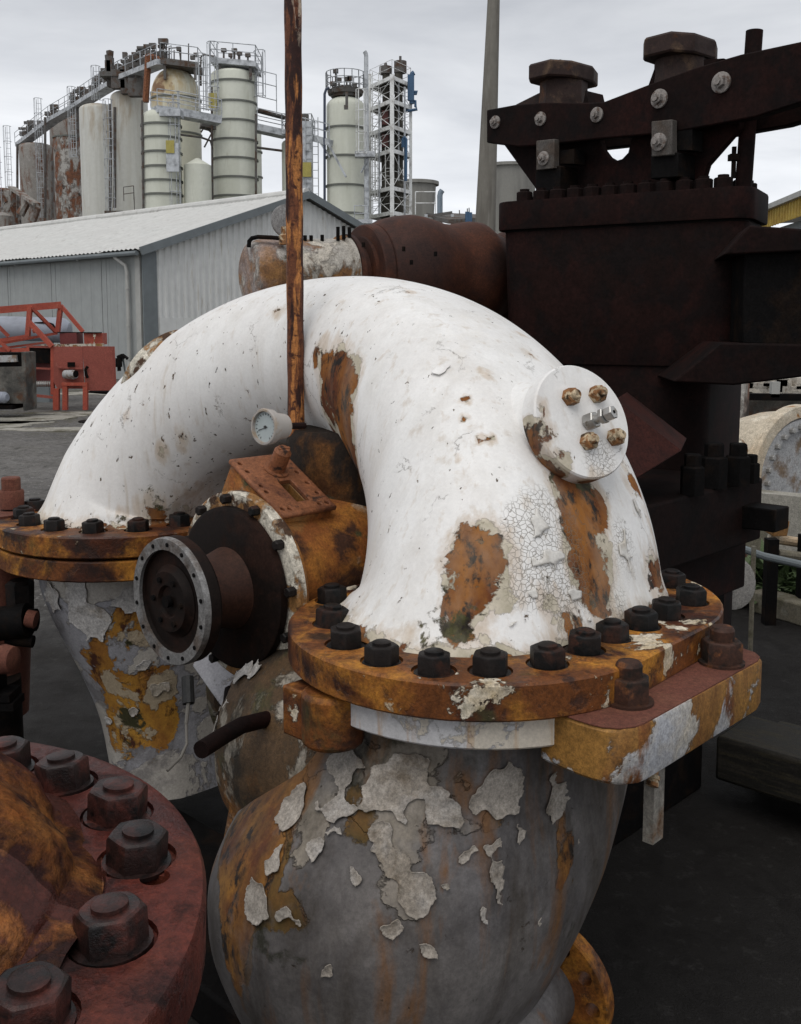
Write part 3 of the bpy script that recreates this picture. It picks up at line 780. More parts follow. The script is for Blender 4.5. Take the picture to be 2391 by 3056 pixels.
# boss on the far leg
q = P(488, 1112, 3.0); ax = (V((-.55, .35, .42))).normalized()
mb = MB().lathe([(-.10, .12), (-.02, .12)], q, ax, 32); o = pump.part('boss', mb, m_pipe)
mb = MB().lathe([(-.04, .12), (-.038, .150), (.0, .152), (.004, .150), (.004, .118), (-.02, .116)], q, ax, 48)
o = pump.part('cover_plate', mb, m_rim, label='ring shaped boss with rusted edge behind the far leg')

# ------------------------------------------------------------------ shaft end: drum, hub, bearing housing
SA = W.copy()
f0 = P(505, 1795, 2.0)
def SP(t, u=0., v=0.): return f0 + SA * t + N * u + Z * v
big = MB().lathe([(.148, .02), (.146, .166), (.150, .174), (.166, .175), (.170, .171), (.170, .05)], f0, SA, 64)
o_bigd = pump.part('drum_disc', big, m_drum, label='large dark disc of the shaft drum')
mb = MB().lathe([(.012, .05), (.014, .085), (.04, .076), (.10, .074), (.152, .090)], f0, SA, 48); pump.part('hub', mb, m_hub, ang=50)
mb = MB().lathe([(.040, .10), (.040, .126), (.034, .131), (.006, .131), (0, .128), (0, .108), (.012, .104), (.012, .001)], f0, SA, 72)
o_cup = pump.part('coupling_cup', mb, m_drum)
mb = MB().lathe([(-.003, .1065), (-.003, .129), (.004, .1315), (.010, .1315), (.010, .1065), (-.003, .1065)], f0, SA, 72, caps=False)
o_ring = pump.part('coupling_ring', mb, m_steelring, label='worn steel ring with small screws')
scr = MB().lathe([(0, .0045), (.002, .0045), (.0025, .003)], (0, 0, 0), Z, 8).build('screw', m_black)
scr_me = scr.data; bpy.data.objects.remove(scr)
srot = (-SA).to_track_quat('Z', 'Y').to_euler()
for k in range(14):
    a = 2 * math.pi * k / 14 + .2
    pump.inst('screw', scr_me, f0 - SA * .003 + (N * math.cos(a) + Z * math.sin(a)) * .118, o_ring, srot)
mb = MB().lathe([(.004, .03), (-.004, .034), (-.004, .062), (.006, .068), (.010, .075), (.011, .001)], f0, SA, 48); o_face = pump.part('coupling_face', mb, m_drum)
mb = MB()
for k in range(6):
    a = k * math.pi / 3; c = f0 + (N * math.cos(a) + Z * math.sin(a)) * .048
    mb.tube(c - SA * .009, c, .006, n=8)
mb.tube(f0 - SA * .010, f0, .012, n=12)
pump.sub('face_bolts', mb, m_black, o_face)
mb = MB().lathe([(.172, .12), (.171, .201), (.175, .206), (.192, .206), (.196, .201), (.196, .1)], f0, SA, 64)
o_rim = pump.part('housing_rim', mb, m_rim, label='white painted rim ring with dark square bolts')
mb = MB().lathe([(0, .011), (.018, .011), (.020, .009)], (0, 0, 0), Z, 6).build('b', m_nut); bolt_me = mb.data; bpy.data.objects.remove(mb)
for k in range(12):
    a = 2 * math.pi * k / 12 + .12
    pump.inst('bolt', bolt_me, f0 + SA * .172 + (N * math.cos(a) + Z * math.sin(a)) * .190, o_rim, srot)
mb = MB().lathe([(.195, .19), (.205, .196), (.215, .186), (.225, .170), (.32, .160), (.50, .165), (.56, .19), (.60, .19), (.62, .10)], f0, SA, 64)
o_house = pump.part('bearing_housing', mb, m_housing, ang=45, label='rusty ochre bearing housing behind the drum')
bh = MB().lathe([(0, .026), (.03, .026)], SP(.47, .15, .045), (N + Z * .3), 20)
pump.part('port', MB().lathe([(-.02, .034), (.016, .034), (.016, .02), (.0, .02)], SP(.47, .155, .05), (N + Z * .3), 20), m_black)
# inclined bracket plate on top with slot and stub
e1 = SA.copy(); phi = R_(30)
e2 = (N * math.cos(phi) - Z * math.sin(phi)).normalized(); e3 = e1.cross(e2).normalized()
if e3.z < 0: e3 = -e3
pc = P(846, 1440, 2.20)
mb = MB().box(pc - e3 * .006, (.158, .21, .012), (e1, e2, e3))
o_pl = pump.part('bracket_plate', mb, m_platebrown, bevel=.003, label='inclined brown plate with a slot and small bolt holes')
cut = MB().box(pc + e2 * .03 + e1 * .008, (.036, .075, .08), (e1, e2, e3))
for (a, b) in ((-.062, -.085), (.062, -.085), (-.062, -.055), (.062, -.03), (-.062, .0), (-.062, .022), (.062, .012), (.062, .05), (-.062, .085), (.062, .088), (-.045, .088), (.04, .088)):
    cut.tube(pc + e1 * a * 1.0 + e2 * b * .98 - e3 * .008, pc + e1 * a * 1.0 + e2 * b * .98 + e3 * .02, .0055, n=10)
boolean(o_pl, cut)
mb = MB().box(pc - e3 * .065, (.148, .20, .108), (e1, e2, e3)); o_blk = pump.part('bracket_block', mb, m_housing, bevel=.004)
boolean(o_blk, MB().box(pc + e2 * .03 + e1 * .008 - e3 * .02, (.036, .075, .06), (e1, e2, e3)))
q = pc - e2 * .046 + e1 * .012
mb = MB().lathe([(-.01, .020), (.050, .020), (.054, .017), (.06, .013)], q, e3, 20); mb.box(q + e3 * .056, (.030, .006, .01), (e1, e2, e3)); pump.part('stub', mb, m_platebrown)
pump.part('stub_collar', MB().lathe([(-.002, .030), (.003, .030), (.004, .022)], q, e3, 24), m_platebrown)

# gauge
gq = P(795, 1274, 2.03); gn = V((-.62, -.76, .05)).normalized()
mb = MB().lathe([(-.050, .010), (-.048, .026), (-.012, .030), (-.010, .036), (.006, .038), (.009, .036), (.009, .032), (.0, .031)], gq, gn, 40, caps=False)
o_g = pump.part('gauge', mb, m_gaugecase, ang=40, label='small round pale dial gauge beside the rod')
_, gu, gv = frame(gn)
pump.sub('dial_face', MB().lathe([(.0, .0315), (.002, .0313), (.002, .001)], gq, gn, 32), m_gaugeface, o_g)
mb = MB()
for k in range(19):
    a = R_(-60 + 300 * k / 18); dd = gu * math.cos(a) + gv * math.sin(a); mb.beam(gq + gn * .0026 + dd * .024, gq + gn * .0026 + dd * .028, .0012, .0006, gn)
pump.sub('dial_marks', mb, m_ink, o_g)
pump.sub('needle', MB().beam(gq + gn * .0032 - gu * .006, gq + gn * .0032 + gu * .020 - gv * .008, .0014, .0006, gn).tube(gq + gn * .002, gq + gn * .005, .003, n=10), m_ink, o_g)
pump.part('gauge_stem', MB().path([gq - gn * .045, gq - gn * .11], .007), m_dark)

# dark clutter below the bend: valve body, pipes
mb = MB().lathe([(0, .17), (.14, .155), (.235, .15), (.26, .13)], SP(.56, -.06, .05), Z, 40)
pump.part('valve_body', mb, layered('dark_stained_body', (.016, .011, .008), [dict(col=(.11, .048, .014), col2=(.05, .02, .008), scale=6, th=.56, soft=.05), dict(col=(.06, .05, .03), scale=9, th=.62, soft=.03)], rough=.7, spec=.12), ang=45)
mb = MB().box(SP(.55, .02, -.09), (.34, .34, .10), (SA, N, Z)); pump.part('mounting_shelf', mb, m_platebrown, bevel=.006)
mb = MB().prism([SP(.33, .17, -.06), SP(.55, .17, -.02), SP(.55, .17, -.16), SP(.36, .17, -.16)], N * -.02); pump.part('gusset', mb, m_housing)
mb = MB().path([SP(.44, .19, .06), SP(.45, .205, .03), SP(.44, .205, -.01), SP(.40, .20, -.045), SP(.35, .19, -.055)], .0028, 6)
pump.part('wire', mb, m_cable)
mb = MB().path([P(600, 2238, 1.72), P(660, 2200, 1.78), P(720, 2165, 1.84), P(820, 2140, 1.92)], .016, 14); pump.part('drain_pipe', mb, m_dark)
mb = MB().path([P(560, 2020, 1.95), P(563, 2100, 1.92)], .012, 10); pump.part('cable_sleeve', mb, m_hose)
mb = MB().path([P(556, 2160, 1.9), P(558, 2220, 1.88), P(540, 2260, 1.86), P(500, 2300, 1.82)], .003, 8).path([P(563, 2090, 1.92), P(556, 2160, 1.9)], .004, 8); pump.part('cable', mb, m_cable)
mb = MB().lathe([(-.06, .04), (-.05, .055), (.04, .06), (.06, .045)], P(862, 2140, 2.02), V((.3, .2, 1)), 12); pump.part('junction_casting', mb, m_dark, ang=30)
mb = MB().lathe([(-.05, .03), (.05, .034), (.055, .02)], P(800, 2160, 2.0), W, 6); pump.part('junction_nut', mb, m_dark, ang=30)
mb = MB().path([P(700, 2060, 2.1), P(690, 2140, 2.05), P(740, 2190, 2.0), P(830, 2180, 2.0)], .022, 12); pump.part('drain_elbow', mb, m_dark)
mb = MB().prism([P(690, 2040, 2.15), P(860, 2040, 2.15), P(830, 2120, 2.12), P(720, 2110, 2.12)], V((.05, .12, 0))); pump.part('saddle_web', mb, m_mid, bevel=.004)
# foundation of the machine
mb = MB().box(WN(-.06, -.85, .05), (.46, 2.0, .10), (W, N, Z)); pump.part('baseplate', mb, m_black, bevel=.01)

# rod standing behind the drum
YRD = min(h3(880, 900).y, h3(884, 1050).y) - .03
rb = P(884, 1296, YRD); rt = P(874, 0, YRD); d = (rt - rb).normalized()
mb = MB(); mb.lathe([(t, M(25, YRD) + .0006 * math.sin(t * 40)) for t in np.linspace(-.10, 1.6, 60)], rb, d, 20)
o_rod = mb.build('steel_rod', m_rod, None, rb - d * .1)
tag(o_rod, 'tall rusty steel rod rising in front of the white bend', 'rod')
paint(o_rod, rb - d * .1, 'wear', [(rt + d * .0, .10, .5)])
paint(o_fl1, pump.loc, 'white', [(PZ(x, y, 1.03), r, a) for x, y, r, a in ((1960, 1925, .07, .5), (2040, 1880, .07, .5), (1880, 1960, .05, .4), (940, 2015, .035, .42), (2130, 1800, .05, .35))], base=lambda co: np.where(co[:, 2] > 1.034, np.clip((np.hypot(co[:, 0] - C0.x, co[:, 1] - C0.y) - .30) / .05, 0, 1) * .10, 0))

# ------------------------------------------------------------------ red rusty flange in the foreground
RC = V((-.722, .98, .98))
redp = T('red_valve', 'red rusted flanged valve with wet black nuts in the near bottom corner', 'valve', (RC.x, RC.y, 0))
mb = MB().lathe([(-.085, .12), (-.085, .500), (-.075, .510), (-.012, .512), (-.004, .508), (0, .496), (.001, .30)], RC, Z, 120)
o_rf = redp.part('flange', mb, m_red, ang=40)
# nuts listed by where their feet stand on the flange
foot = [PZ(15, 2290, .98), PZ(190, 2335, .98), PZ(350, 2428, .98), PZ(408, 2562, .98), PZ(335, 2805, .98), PZ(85, 3040, .98)]
mbh = MB()
for p in foot: mbh.tube(p - Z * .008, p + Z * .03, .046, n=24)
ph = PZ(462, 2618, .98); mbh.tube(ph - Z * .05, ph + Z * .03, .017, n=20)
extra = []
for k in range(9):
    a = math.pi * .55 + k * .38
    p = RC + V((math.cos(a), math.sin(a), 0)) * .43; extra.append(p)
boolean(o_rf, mbh)
for p in foot + extra:
    redp.inst('nut', nut_red, p - Z * .006, o_rf, (random.uniform(-.06, .06), random.uniform(-.06, .06), random.uniform(0, 1)), random.uniform(.97, 1.06))
rings = []
for i in range(90):
    t = i / 89 * math.pi / 2
    r0 = .355 * math.cos(t) ** .75 + (.03 * max(0, 1 - i / 6)); z0 = .985 + .15 * math.sin(t)
    rings.append([RC + V((math.cos(a), math.sin(a), 0)) * max(r0, .002) * (1 + .035 * math.sin(3 * a + 1) + .045 * mnoise.fractal(V((3.2 * math.cos(a), 3.2 * math.sin(a), z0 * 9)), .8, 2., 5)) + Z * (z0 - RC.z + .01 * math.sin(9 * a + 20 * r0)) for a in [2 * math.pi * k / 96 for k in range(180)]])
mb = MB().loft(rings, True)
o_dome = redp.part('body', mb, m_red, ang=70, label='lumpy orange rusted body rising from the red flange')
paint(o_dome, redp.loc, 'wear', [(RC + V((.30, .10, .08)), .20, .88), (RC + V((.20, .30, .1)), .22, .68), (RC + V((.33, -.12, .05)), .16, .8), (RC + V((.1, .05, .15)), .2, .6)])
mb = MB().lathe([(0, .30), (.5, .33), (.62, .42), (.64, .42)], RC - Z * .72, Z, 64); redp.part('lower_body', mb, m_red)
mb = MB().lathe([(0, .48), (.10, .48), (.12, .40), (.28, .34)], V((RC.x, RC.y, 0)), Z, 64); redp.part('foot', mb, m_black)

# red fittings at the left edge, beyond the far flange
q = P(38, 1555, 3.02)
lv = T('red_gate_valve', 'red painted valve body half hidden behind the far flange at the left edge', 'valve', (q.x, q.y, 0))
lv.part('cap_screw', MB().lathe([(0, .036), (.050, .037), (.055, .034)], P(36, 1515, 3.02), Z, 24).lathe([(.055, .028), (.090, .028), (.094, .025)], P(36, 1515, 3.02), Z, 24), m_redtop)
lv.part('bonnet', MB().lathe([(-.07, .15), (-.01, .15), (0, .14)], P(-40, 1530, 3.02), Z, 32), m_redtop)
qq = P(60, 1770, 2.92)
lv.part('nut', MB().lathe([(-.06, .038), (.03, .042), (.04, .03)], qq, Z, 6), m_nut)
lv.part('body', MB().lathe([(-.62, .10), (-.3, .12), (-.1, .14), (.02, .15)], P(-40, 1540, 3.02), Z, 32), m_redtop)
lv.part('spindle', MB().tube(P(-60, 1870, 2.8), P(85, 1850, 2.8), .05).tube(P(85, 1850, 2.8), P(108, 1850, 2.8), .033).tube(P(20, 1905, 2.8), P(100, 1915, 2.8), .018), m_black)
lv.part('cap', MB().tube(P(80, 1845, 2.78), P(108, 1850, 2.78), .025), m_redtop)
lv.part('knob', MB().lathe([(0, .03), (.03, .04), (.06, .035), (.07, .01)], P(-20, 1965, 2.6), V((1, -.2, 0)), 20), m_redtop)
lv.part('bracket', MB().box(P(-10, 2070, 2.6), (.10, .08, .02)).box(P(-10, 2095, 2.6), (.12, .08, .02)).box(P(-30, 2040, 2.6), (.06, .08, .12)), m_black)
lv.part('pedestal', MB().lathe([(0, .16), (.05, .16), (.06, .09), (.55, .09)], V((q.x - .05, q.y - .1, 0)), Z, 24), m_black)

# ------------------------------------------------------------------ dark press behind, on the right
pa = P(1470, 600, 3.65); pb = P(2244, 556, 3.20)
ztop = (pa.z + pb.z) / 2
A1 = V((pb.x - pa.x, pb.y - pa.y, 0)); PW = A1.length; A1.normalize(); A2 = V((-A1.y, A1.x, 0))
def PR(a, b, z): return V((pa.x, pa.y, 0)) + A1 * a + A2 * b + Z * z
press = T('rusted_press', 'tall dark brown rusted press block with a bolted lever frame on top', 'machine', PR(PW / 2, .4, 0))
def rr(a0, a1, b0, b1, r, k=6):
    out = []
    for (ca, cb, s0) in ((a1 - r, b0 + r, -90), (a1 - r, b1 - r, 0), (a0 + r, b1 - r, 90), (a0 + r, b0 + r, 180)):
        for i in range(k + 1):
            t = R_(s0 + 90 * i / k); out.append((ca + r * math.cos(t), cb + r * math.sin(t)))
    return out
def slab(mb, pts, z0, z1, scale0=1.):
    ca = sum(p[0] for p in pts) / len(pts); cb = sum(p[1] for p in pts) / len(pts)
    return mb.loft([[PR(ca + (p[0] - ca) * s, cb + (p[1] - cb) * s, z) for p in pts] for z, s in ((z0, scale0 * .995), (z0 + .006, scale0), (z1 - .006, 1.), (z1, .995))], True)
hz = abs(P(1850, 560, 3.4).z - P(1850, 650, 3.4).z)
mb = MB(); slab(mb, rr(0, PW, 0, .34, .07), ztop - hz, ztop); o_pt = press.part('top_flange', mb, m_dark)
mb = MB(); slab(mb, rr(.02, PW - .02, .02, .32, .06), ztop - hz - .010, ztop - hz + .003); press.part('joint_line', mb, m_black)
mb = MB(); slab(mb, rr(.02, PW - .015, .015, .33, .07), 1.47, ztop - hz - .008, .955); o_pbody = press.part('body', mb, m_dark)
mb = MB(); slab(mb, rr(.10, PW - .135, .03, .70, .10), .28, 1.48, .98); press.part('lower_body', mb, m_dark)
mb = MB().lathe([(0, .030), (.032, .030), (.036, .026), (.037, .018), (.045, .018)], (0, 0, 0), Z, 8).build('b', m_dark, ang=0); pbolt = mb.data; bpy.data.objects.remove(mb)
for k in range(12):
    press.inst('bolt', pbolt, PR(.10 + (PW - .20) * k / 11, .055, ztop), o_pt, (0, 0, random.random()))
for k in range(2):
    press.inst('bolt', pbolt, PR(PW - .06, .14 + .10 * k, ztop), o_pt, (0, 0, random.random()))
    press.inst('bolt', pbolt, PR(.06, .15 + .12 * k, ztop), o_pt, (0, 0, random.random()))
# slanting brown plate and base block at its foot
mb = MB().prism([P(1835, 1190, 2.75), P(2035, 1345, 2.75), P(1880, 1440, 2.6), P(1800, 1440, 2.6)], V((.1, .3, 0)))
press.part('sloping_plate', mb, layered('dim_red_plate', (.034, .0095, .007), [dict(col=(.018, .007, .006), scale=6, th=.52, soft=.1)], rough=.8, spec=.15), bevel=.004)
bz = 1.12
c0 = PZ(1930, 1510, bz); c1 = PZ(2278, 1425, bz)
dB = (c1 - c0); dB.z = 0; LB = dB.length; dB.normalize(); nB = V((-dB.y, dB.x, 0))
def BB(a, b, z): return V((c0.x, c0.y, 0)) + dB * a + nB * b + Z * z
mb = MB().box(BB(LB / 2 - .3, .35, bz - .10), (LB + .6, .7, .20), (dB, nB, Z)); o_base = press.part('base_block', mb, m_dark, bevel=.008)
mb = MB().box(BB(LB / 2 - .2, .40, bz - .29), (LB + .5, .66, .18), (dB, nB, Z)); press.part('base_block', mb, m_dark, bevel=.008)
mb = MB().box(BB(LB / 2 - .05, .45, bz - .52), (LB + .35, .55, .30), (dB, nB, Z)); press.part('base_block', mb, m_black, bevel=.008)
mb = MB().box(BB(LB / 2 - .05, .5, .33), (LB + .2, .6, .66), (dB, nB, Z)); press.part('plinth', mb, m_black, bevel=.008)
mb = MB().box(P(2260, 1540, 3.1), (.10, .16, .07), (dB, nB, Z)); press.part('bracket', mb, m_black, bevel=.004)
tallnut = MB().lathe([(0, .045), (.10, .045), (.105, .040), (.106, .032), (.145, .032), (.15, .028)], (0, 0, 0), Z, 6).build('n', m_black, ang=0); tn_me = tallnut.data; bpy.data.objects.remove(tallnut)
for (px, py, sc) in ((2065, 1475, 1.0), (2128, 1455, 1.15), (2200, 1448, 1.1), (2240, 1440, .75)):
    p = PZ(px, py, bz); press.inst('tall_nut', tn_me, p + Z * .0, o_base, (0, 0, px), sc * .78)
# right hand beams
YB = 3.0
mb = MB().prism([P(2236, 672, YB), P(2500, 690, YB), P(2500, 745, YB), P(2160, 760, YB)], V((.1, .5, 0))); press.part('upper_beam', mb, m_dark, bevel=.006)
mb = MB().prism([P(2222, 752, YB + .05), P(2500, 748, YB + .05), P(2500, 1040, YB + .05), P(2214, 1026, YB + .05)], V((.06, .4, 0))); press.part('side_block', mb, m_black, bevel=.006)
mb = MB().prism([P(2150, 1022, YB), P(2500, 1030, YB), P(2500, 1112, YB), P(2190, 1150, YB), P(2010, 1140, YB)], V((.06, .5, 0))); press.part('lower_beam', mb, m_dark, bevel=.006)
# lever frame
def YL(px): return 4.00 - (px - 1470) * .00103
la, lb = P(1455, 375, YL(1455)), P(2391, 215, YL(2391))
A1L = V((lb.x - la.x, lb.y - la.y, 0)).normalized(); A2L = V((-A1L.y, A1L.x, 0))
def LP(px, py, off=0.):
    d = ray(px, py); return V((0, 0, CAMZ)) + d * ((la + A2L * off - V((0, 0, CAMZ))).dot(A2L) / d.dot(A2L))
bar = [(1452, 328), (1538, 312), (1620, 306), (1765, 306), (1800, 304), (1935, 252), (2080, 200), (2210, 162), (2500, 100), (2500, 275), (2391, 305), (2250, 350), (2010, 395), (1770, 416), (1640, 432), (1545, 438), (1452, 426)]
mb = MB().prism([LP(x, y) for x, y in bar], A2L * .045); o_bar = press.part('lever_bar', mb, m_dark, bevel=.005)
mb = MB().prism([LP(x, y) + A2L * .20 for x, y in bar], A2L * .045); press.part('lever_bar', mb, m_dark, bevel=.005)
web = [(1502, 430), (1610, 420), (1788, 400), (1792, 425), (1800, 448), (1815, 468), (1836, 480), (1856, 474), (1874, 455), (1882, 420), (1884, 395), (2000, 370), (2210, 350), (2206, 382), (2110, 492), (2090, 560), (1620, 615), (1596, 560)]
mb = MB().prism([LP(x, y, .08) for x, y in web], A2L * .03); press.part('web_plate', mb, m_dark, bevel=.004)
mbw = MB().lathe([(-.002, .040), (-.010, .040), (-.012, .036)], (0, 0, 0), Z, 24).lathe([(-.012, .024), (-.030, .024), (-.032, .020)], (0, 0, 0), Z, 6).lathe([(-.032, .014), (-.042, .014)], (0, 0, 0), Z, 12)
m_palebolt = layered('pale_bolt', (.22, .20, .185), [dict(col=(.10, .07, .055), scale=40, th=.56, soft=.06)], rough=.6, bump=.4, jitter=True)
ob = mbw.build('b', m_palebolt, ang=30); pb_me = ob.data; bpy.data.objects.remove(ob)
lrot = A2L.to_track_quat('Z', 'Y').to_euler()
for (px, py, sc) in ((1480, 365, .62), (1615, 355, .64), (1783, 343, .66), (1970, 295, .78), (2155, 247, .82)):
    press.inst('through_bolt', pb_me, LP(px, py), o_bar, lrot, sc)
m_paleplate = layered('pale_plate', (.075, .067, .06), [dict(col=(.06, .045, .035), scale=12, th=.55, soft=.08)], rough=.7)
for (x0, x1, y0, y1, bx, by, sc) in ((1600, 1654, 420, 508, 1624, 473, .64), (1944, 2006, 362, 468, 1968, 424, .72)):
    mb = MB().prism([LP(x0, y0, -.035), LP(x1, y0 - 6, -.035), LP(x1, y1 - 6, -.035), LP(x0, y1, -.035)], A2L * .03)
    o = press.part('hanger_plate', mb, m_paleplate, bevel=.003)
    press.inst('through_bolt', pb_me, LP(bx, by, -.035), o, lrot, sc)
    mb = MB().prism([LP(x0 - 2, y1 - 10, -.02), LP(x1 + 18, y1 - 14, -.02), LP(x1 + 18, y1 + 60, -.02), LP(x0 - 2, y1 + 66, -.02)], A2L * .10)
    press.part('pedestal_foot', mb, m_black, bevel=.004)
    mb = MB().prism([LP(x1 + 14, y0 + 30, .0), LP(x1 + 60, y0 + 24, .0), LP(x1 + 60, y1 - 20, .0), LP(x1 + 14, y1 - 20, .0)], A2L * .06); press.part('spacer', mb, m_black)
# capped pedestals above the bar
m_cap = layered('cap_rust', (.026, .013, .010), [dict(col=(.09, .055, .033), scale=9, th=.58, soft=.06), dict(col=(.15, .055, .015), scale=6, th=.64, soft=.05, seed=5), dict(col=(.02, .01, .008), scale=12, th=.56, soft=.05, seed=9)], rough=.7, bump=.5)
for (x0, x1, y0, y1, nx0, nx1, ny, boltpx) in ((1592, 1766, 190, 246, 1614, 1748, 318, ((1608, 196), (1672, 184))), (1932, 2128, 112, 180, 1962, 2108, 270, ((1958, 124), (2035, 104)))):
    xm = (x0 + x1) / 2; y = YL(xm) + .10
    c = P(xm + 4, (y0 + y1) / 2 + 8, y); rad = M((x1 - x0) / 2, y) * .80; hh = M((y1 - y0) * .80, y)
    rings = []
    for (zz, f) in ((-hh / 2, .96), (-hh / 2 + .006, 1.), (hh / 2 - .008, 1.), (hh / 2, .95)):
        rings.append([c + A1L * (rad * f * sx) + A2L * (.14 * f * sy) + Z * zz for sx, sy in ((1, -.45), (.55, -1), (-.55, -1), (-.92, -.7), (-1, .3), (-.55, 1), (.55, 1), (1, .45))])
    o = press.part('pedestal_cap', MB().loft(rings, True), m_cap, ang=25)
    for (bx, by) in boltpx:
        press.inst('cap_bolt', pb_me, P(bx, by + 6, y - .05), o, (R_(180), 0, 0), .34)
    rn = M((nx1 - nx0) / 2, y) * .98
    rings = [[c + A1L * (rn * f * math.cos(a)) + A2L * (.10 * f * math.sin(a)) + Z * zz for a in [2 * math.pi * k / 12 for k in range(12)]] for zz, f in ((-hh / 2 + .002, 1), (-hh / 2 - .05, 1.0), (-hh / 2 - .16, 1.12))]
    press.part('pedestal_neck', MB().loft(rings, True), m_cap, ang=25)
mb = MB().prism([LP(1540, 312, .06), LP(1612, 276, .06), LP(1620, 312, .06)], A2L * .10); press.part('gusset', mb, m_cap)
mb = MB().prism([LP(1748, 270, .06), LP(1758, 312, .06), LP(1740, 312, .06)], A2L * .10); press.part('gusset', mb, m_dark)
mb = MB().prism([LP(1934, 258, .06), LP(1962, 180, .06), LP(1990, 240, .06)], A2L * .12); press.part('gusset', mb, m_dark)
mb = MB().prism([LP(2100, 178, .06), LP(2160, 174, .06), LP(2100, 200, .06)], A2L * .12); press.part('gusset', mb, m_dark)
yp = YL(2240) + .12
mb = MB().tube(P(2252, 92, yp), P(2216, 600, yp), M(24, yp), n=24); press.part('post', mb, m_dark)
# small rest of scaffold beside the post
mb = MB().box(P(2190, 485, yp), (.012, .012, .10)).box(P(2190, 470, yp), (.03, .03, .02)); press.part('lug_pin', mb, m_black)

# ------------------------------------------------------------------ horizontal pipe: rusty barrel and peeling white drum
hl = P(738, 818, 3.5); hr = P(1500, 826, 4.05); hd = (hr - hl).normalized(); HLn = (hr - hl).length
def ht(px): return (px - 738) / 762 * HLn
barrel = T('rusty_barrel_pipe', 'fat brown rusted bellows pipe running into the dark press', 'pipe', (hr.x, hr.y, 0))
prof = [(1052, 112), (1053, 144), (1056, 148), (1080, 150), (1084, 146), (1086, 150), (1110, 164), (1150, 174), (1190, 178), (1230, 172), (1260, 163), (1290, 153), (1320, 151), (1350, 156), (1380, 160), (1405, 158), (1430, 142), (1450, 128), (1475, 120), (1500, 130), (1540, 146), (1620, 150)]
mb = MB().lathe([(ht(x), M(r, 3.70 + (x - 1050) * .00072)) for x, r in prof], hl, hd, 64)
o_bar2 = barrel.part('barrel', mb, m_barrel, ang=30)
mb = MB()
for (px, py) in ((1085, 738), (1205, 750), (1228, 790), (1300, 765)): mb.tube(P(px, py, 3.52), P(px, py - 14, 3.52), .006, n=8)
barrel.part('pins', mb, m_black)
barrel.part('saddle', MB().box(V((hl + hd * ht(1300)).to_tuple()) - Z * .95, (.25, .25, 1.62 + 0 * 1)), m_black)
m_greyring = layered('grey_ring', (.34, .34, .34), [dict(col=(.18, .13, .09), scale=8, th=.56, soft=.06)], rough=.5)
m_drumw = layered('peeling_white_drum', (.34, .315, .275), [
    dict(col=(.44, .40, .34), scale=4, th=.5, soft=.01, h=.5, edge=.01), dict(col=(.26, .13, .045), col2=(.12, .06, .03), scale=8, th=.64, soft=.02, edge=.02, h=-.6, st=(1, 1, .7), gain=.3),
    dict(col=(.05, .045, .03), scale=9, th=.63, soft=.03), dict(col=(.30, .27, .27), scale=3, th=.58, soft=.05, amt=.6)], rough=.55, bump=.7, dist=.005)
wd = T('white_drum', 'peeling white cylinder with rusty end beside the brown barrel', 'drum', (hl.x, hl.y, 0))
R0 = M(104, 3.52)
mb = MB().lathe([(0.0, .02), (.002, R0 * .72), (.010, R0 * .86), (.03, R0 * .95), (.06, R0), (.07, R0 * 1.0), (.075, R0 * 1.03), (.10, R0 * 1.03), (.105, R0), (ht(985), R0 * 1.06), (ht(985) + .005, R0 * 1.16), (ht(1000), R0 * 1.16), (ht(1000) + .003, R0 * 1.08)], hl, hd, 64)
o_w = wd.part('shell', mb, m_drumw, ang=30)
paint(o_w, wd.loc, 'wear', [(hl + Z * .05, .16, .6), (hl + hd * ht(985), .13, .6)])
wd.part('end_ring', MB().lathe([(ht(1002), .06), (ht(1002), R0 * 1.2), (ht(1014), R0 * 1.2), (ht(1014), R0 * .9), (ht(1040), R0 * .9), (ht(1042), R0 * 1.15), (ht(1052), R0 * 1.15), (ht(1052), .05)], hl, hd, 48), m_barrel, ang=30)
wd.part('bent_handle', MB().path([P(743, 738, 3.46), P(744, 720, 3.46), P(752, 711, 3.46), P(770, 707, 3.46), P(815, 709, 3.46), P(852, 713, 3.46)], .0075, 10), m_black)
wd.part('yellow_clamp', MB().lathe([(0, .02), (.03, .02), (.035, .012), (.06, .012)], P(850, 730, 3.46), Z, 10), m_ochnut)
m_band0 = layered('dull_grey_disc', (.21, .205, .20), [], rough=.7)
q = P(855, 660, 3.6); wd.part('lever_disc', MB().lathe([(0, .055), (.001, .058), (.012, .058), (.013, .055)], q, V((.5, -1, .05)), 40).tube(q + V((.03, -.006, 0)), q + V((.034, -.02, 0)), .006), m_band0, ang=30)
wd.part('lever_stem', MB().tube(q - Z * .12, q - Z * .02, .012, n=10), m_drumw)
stud = MB().tube((0, 0, 0), (0, 0, .048), .0065, n=8).build('s', m_black); st_me = stud.data; bpy.data.objects.remove(stud)
for (px, py) in ((911, 744), (929, 744), (962, 742), (1009, 718), (1026, 715), (1043, 719)): wd.inst('stud', st_me, P(px, py, 3.56 + (px - 911) * .0006), o_w, (0, 0, 0))
wd.part('saddle', MB().box(hl + hd * .3 - Z * .9, (.2, .2, 1.65)), m_black)

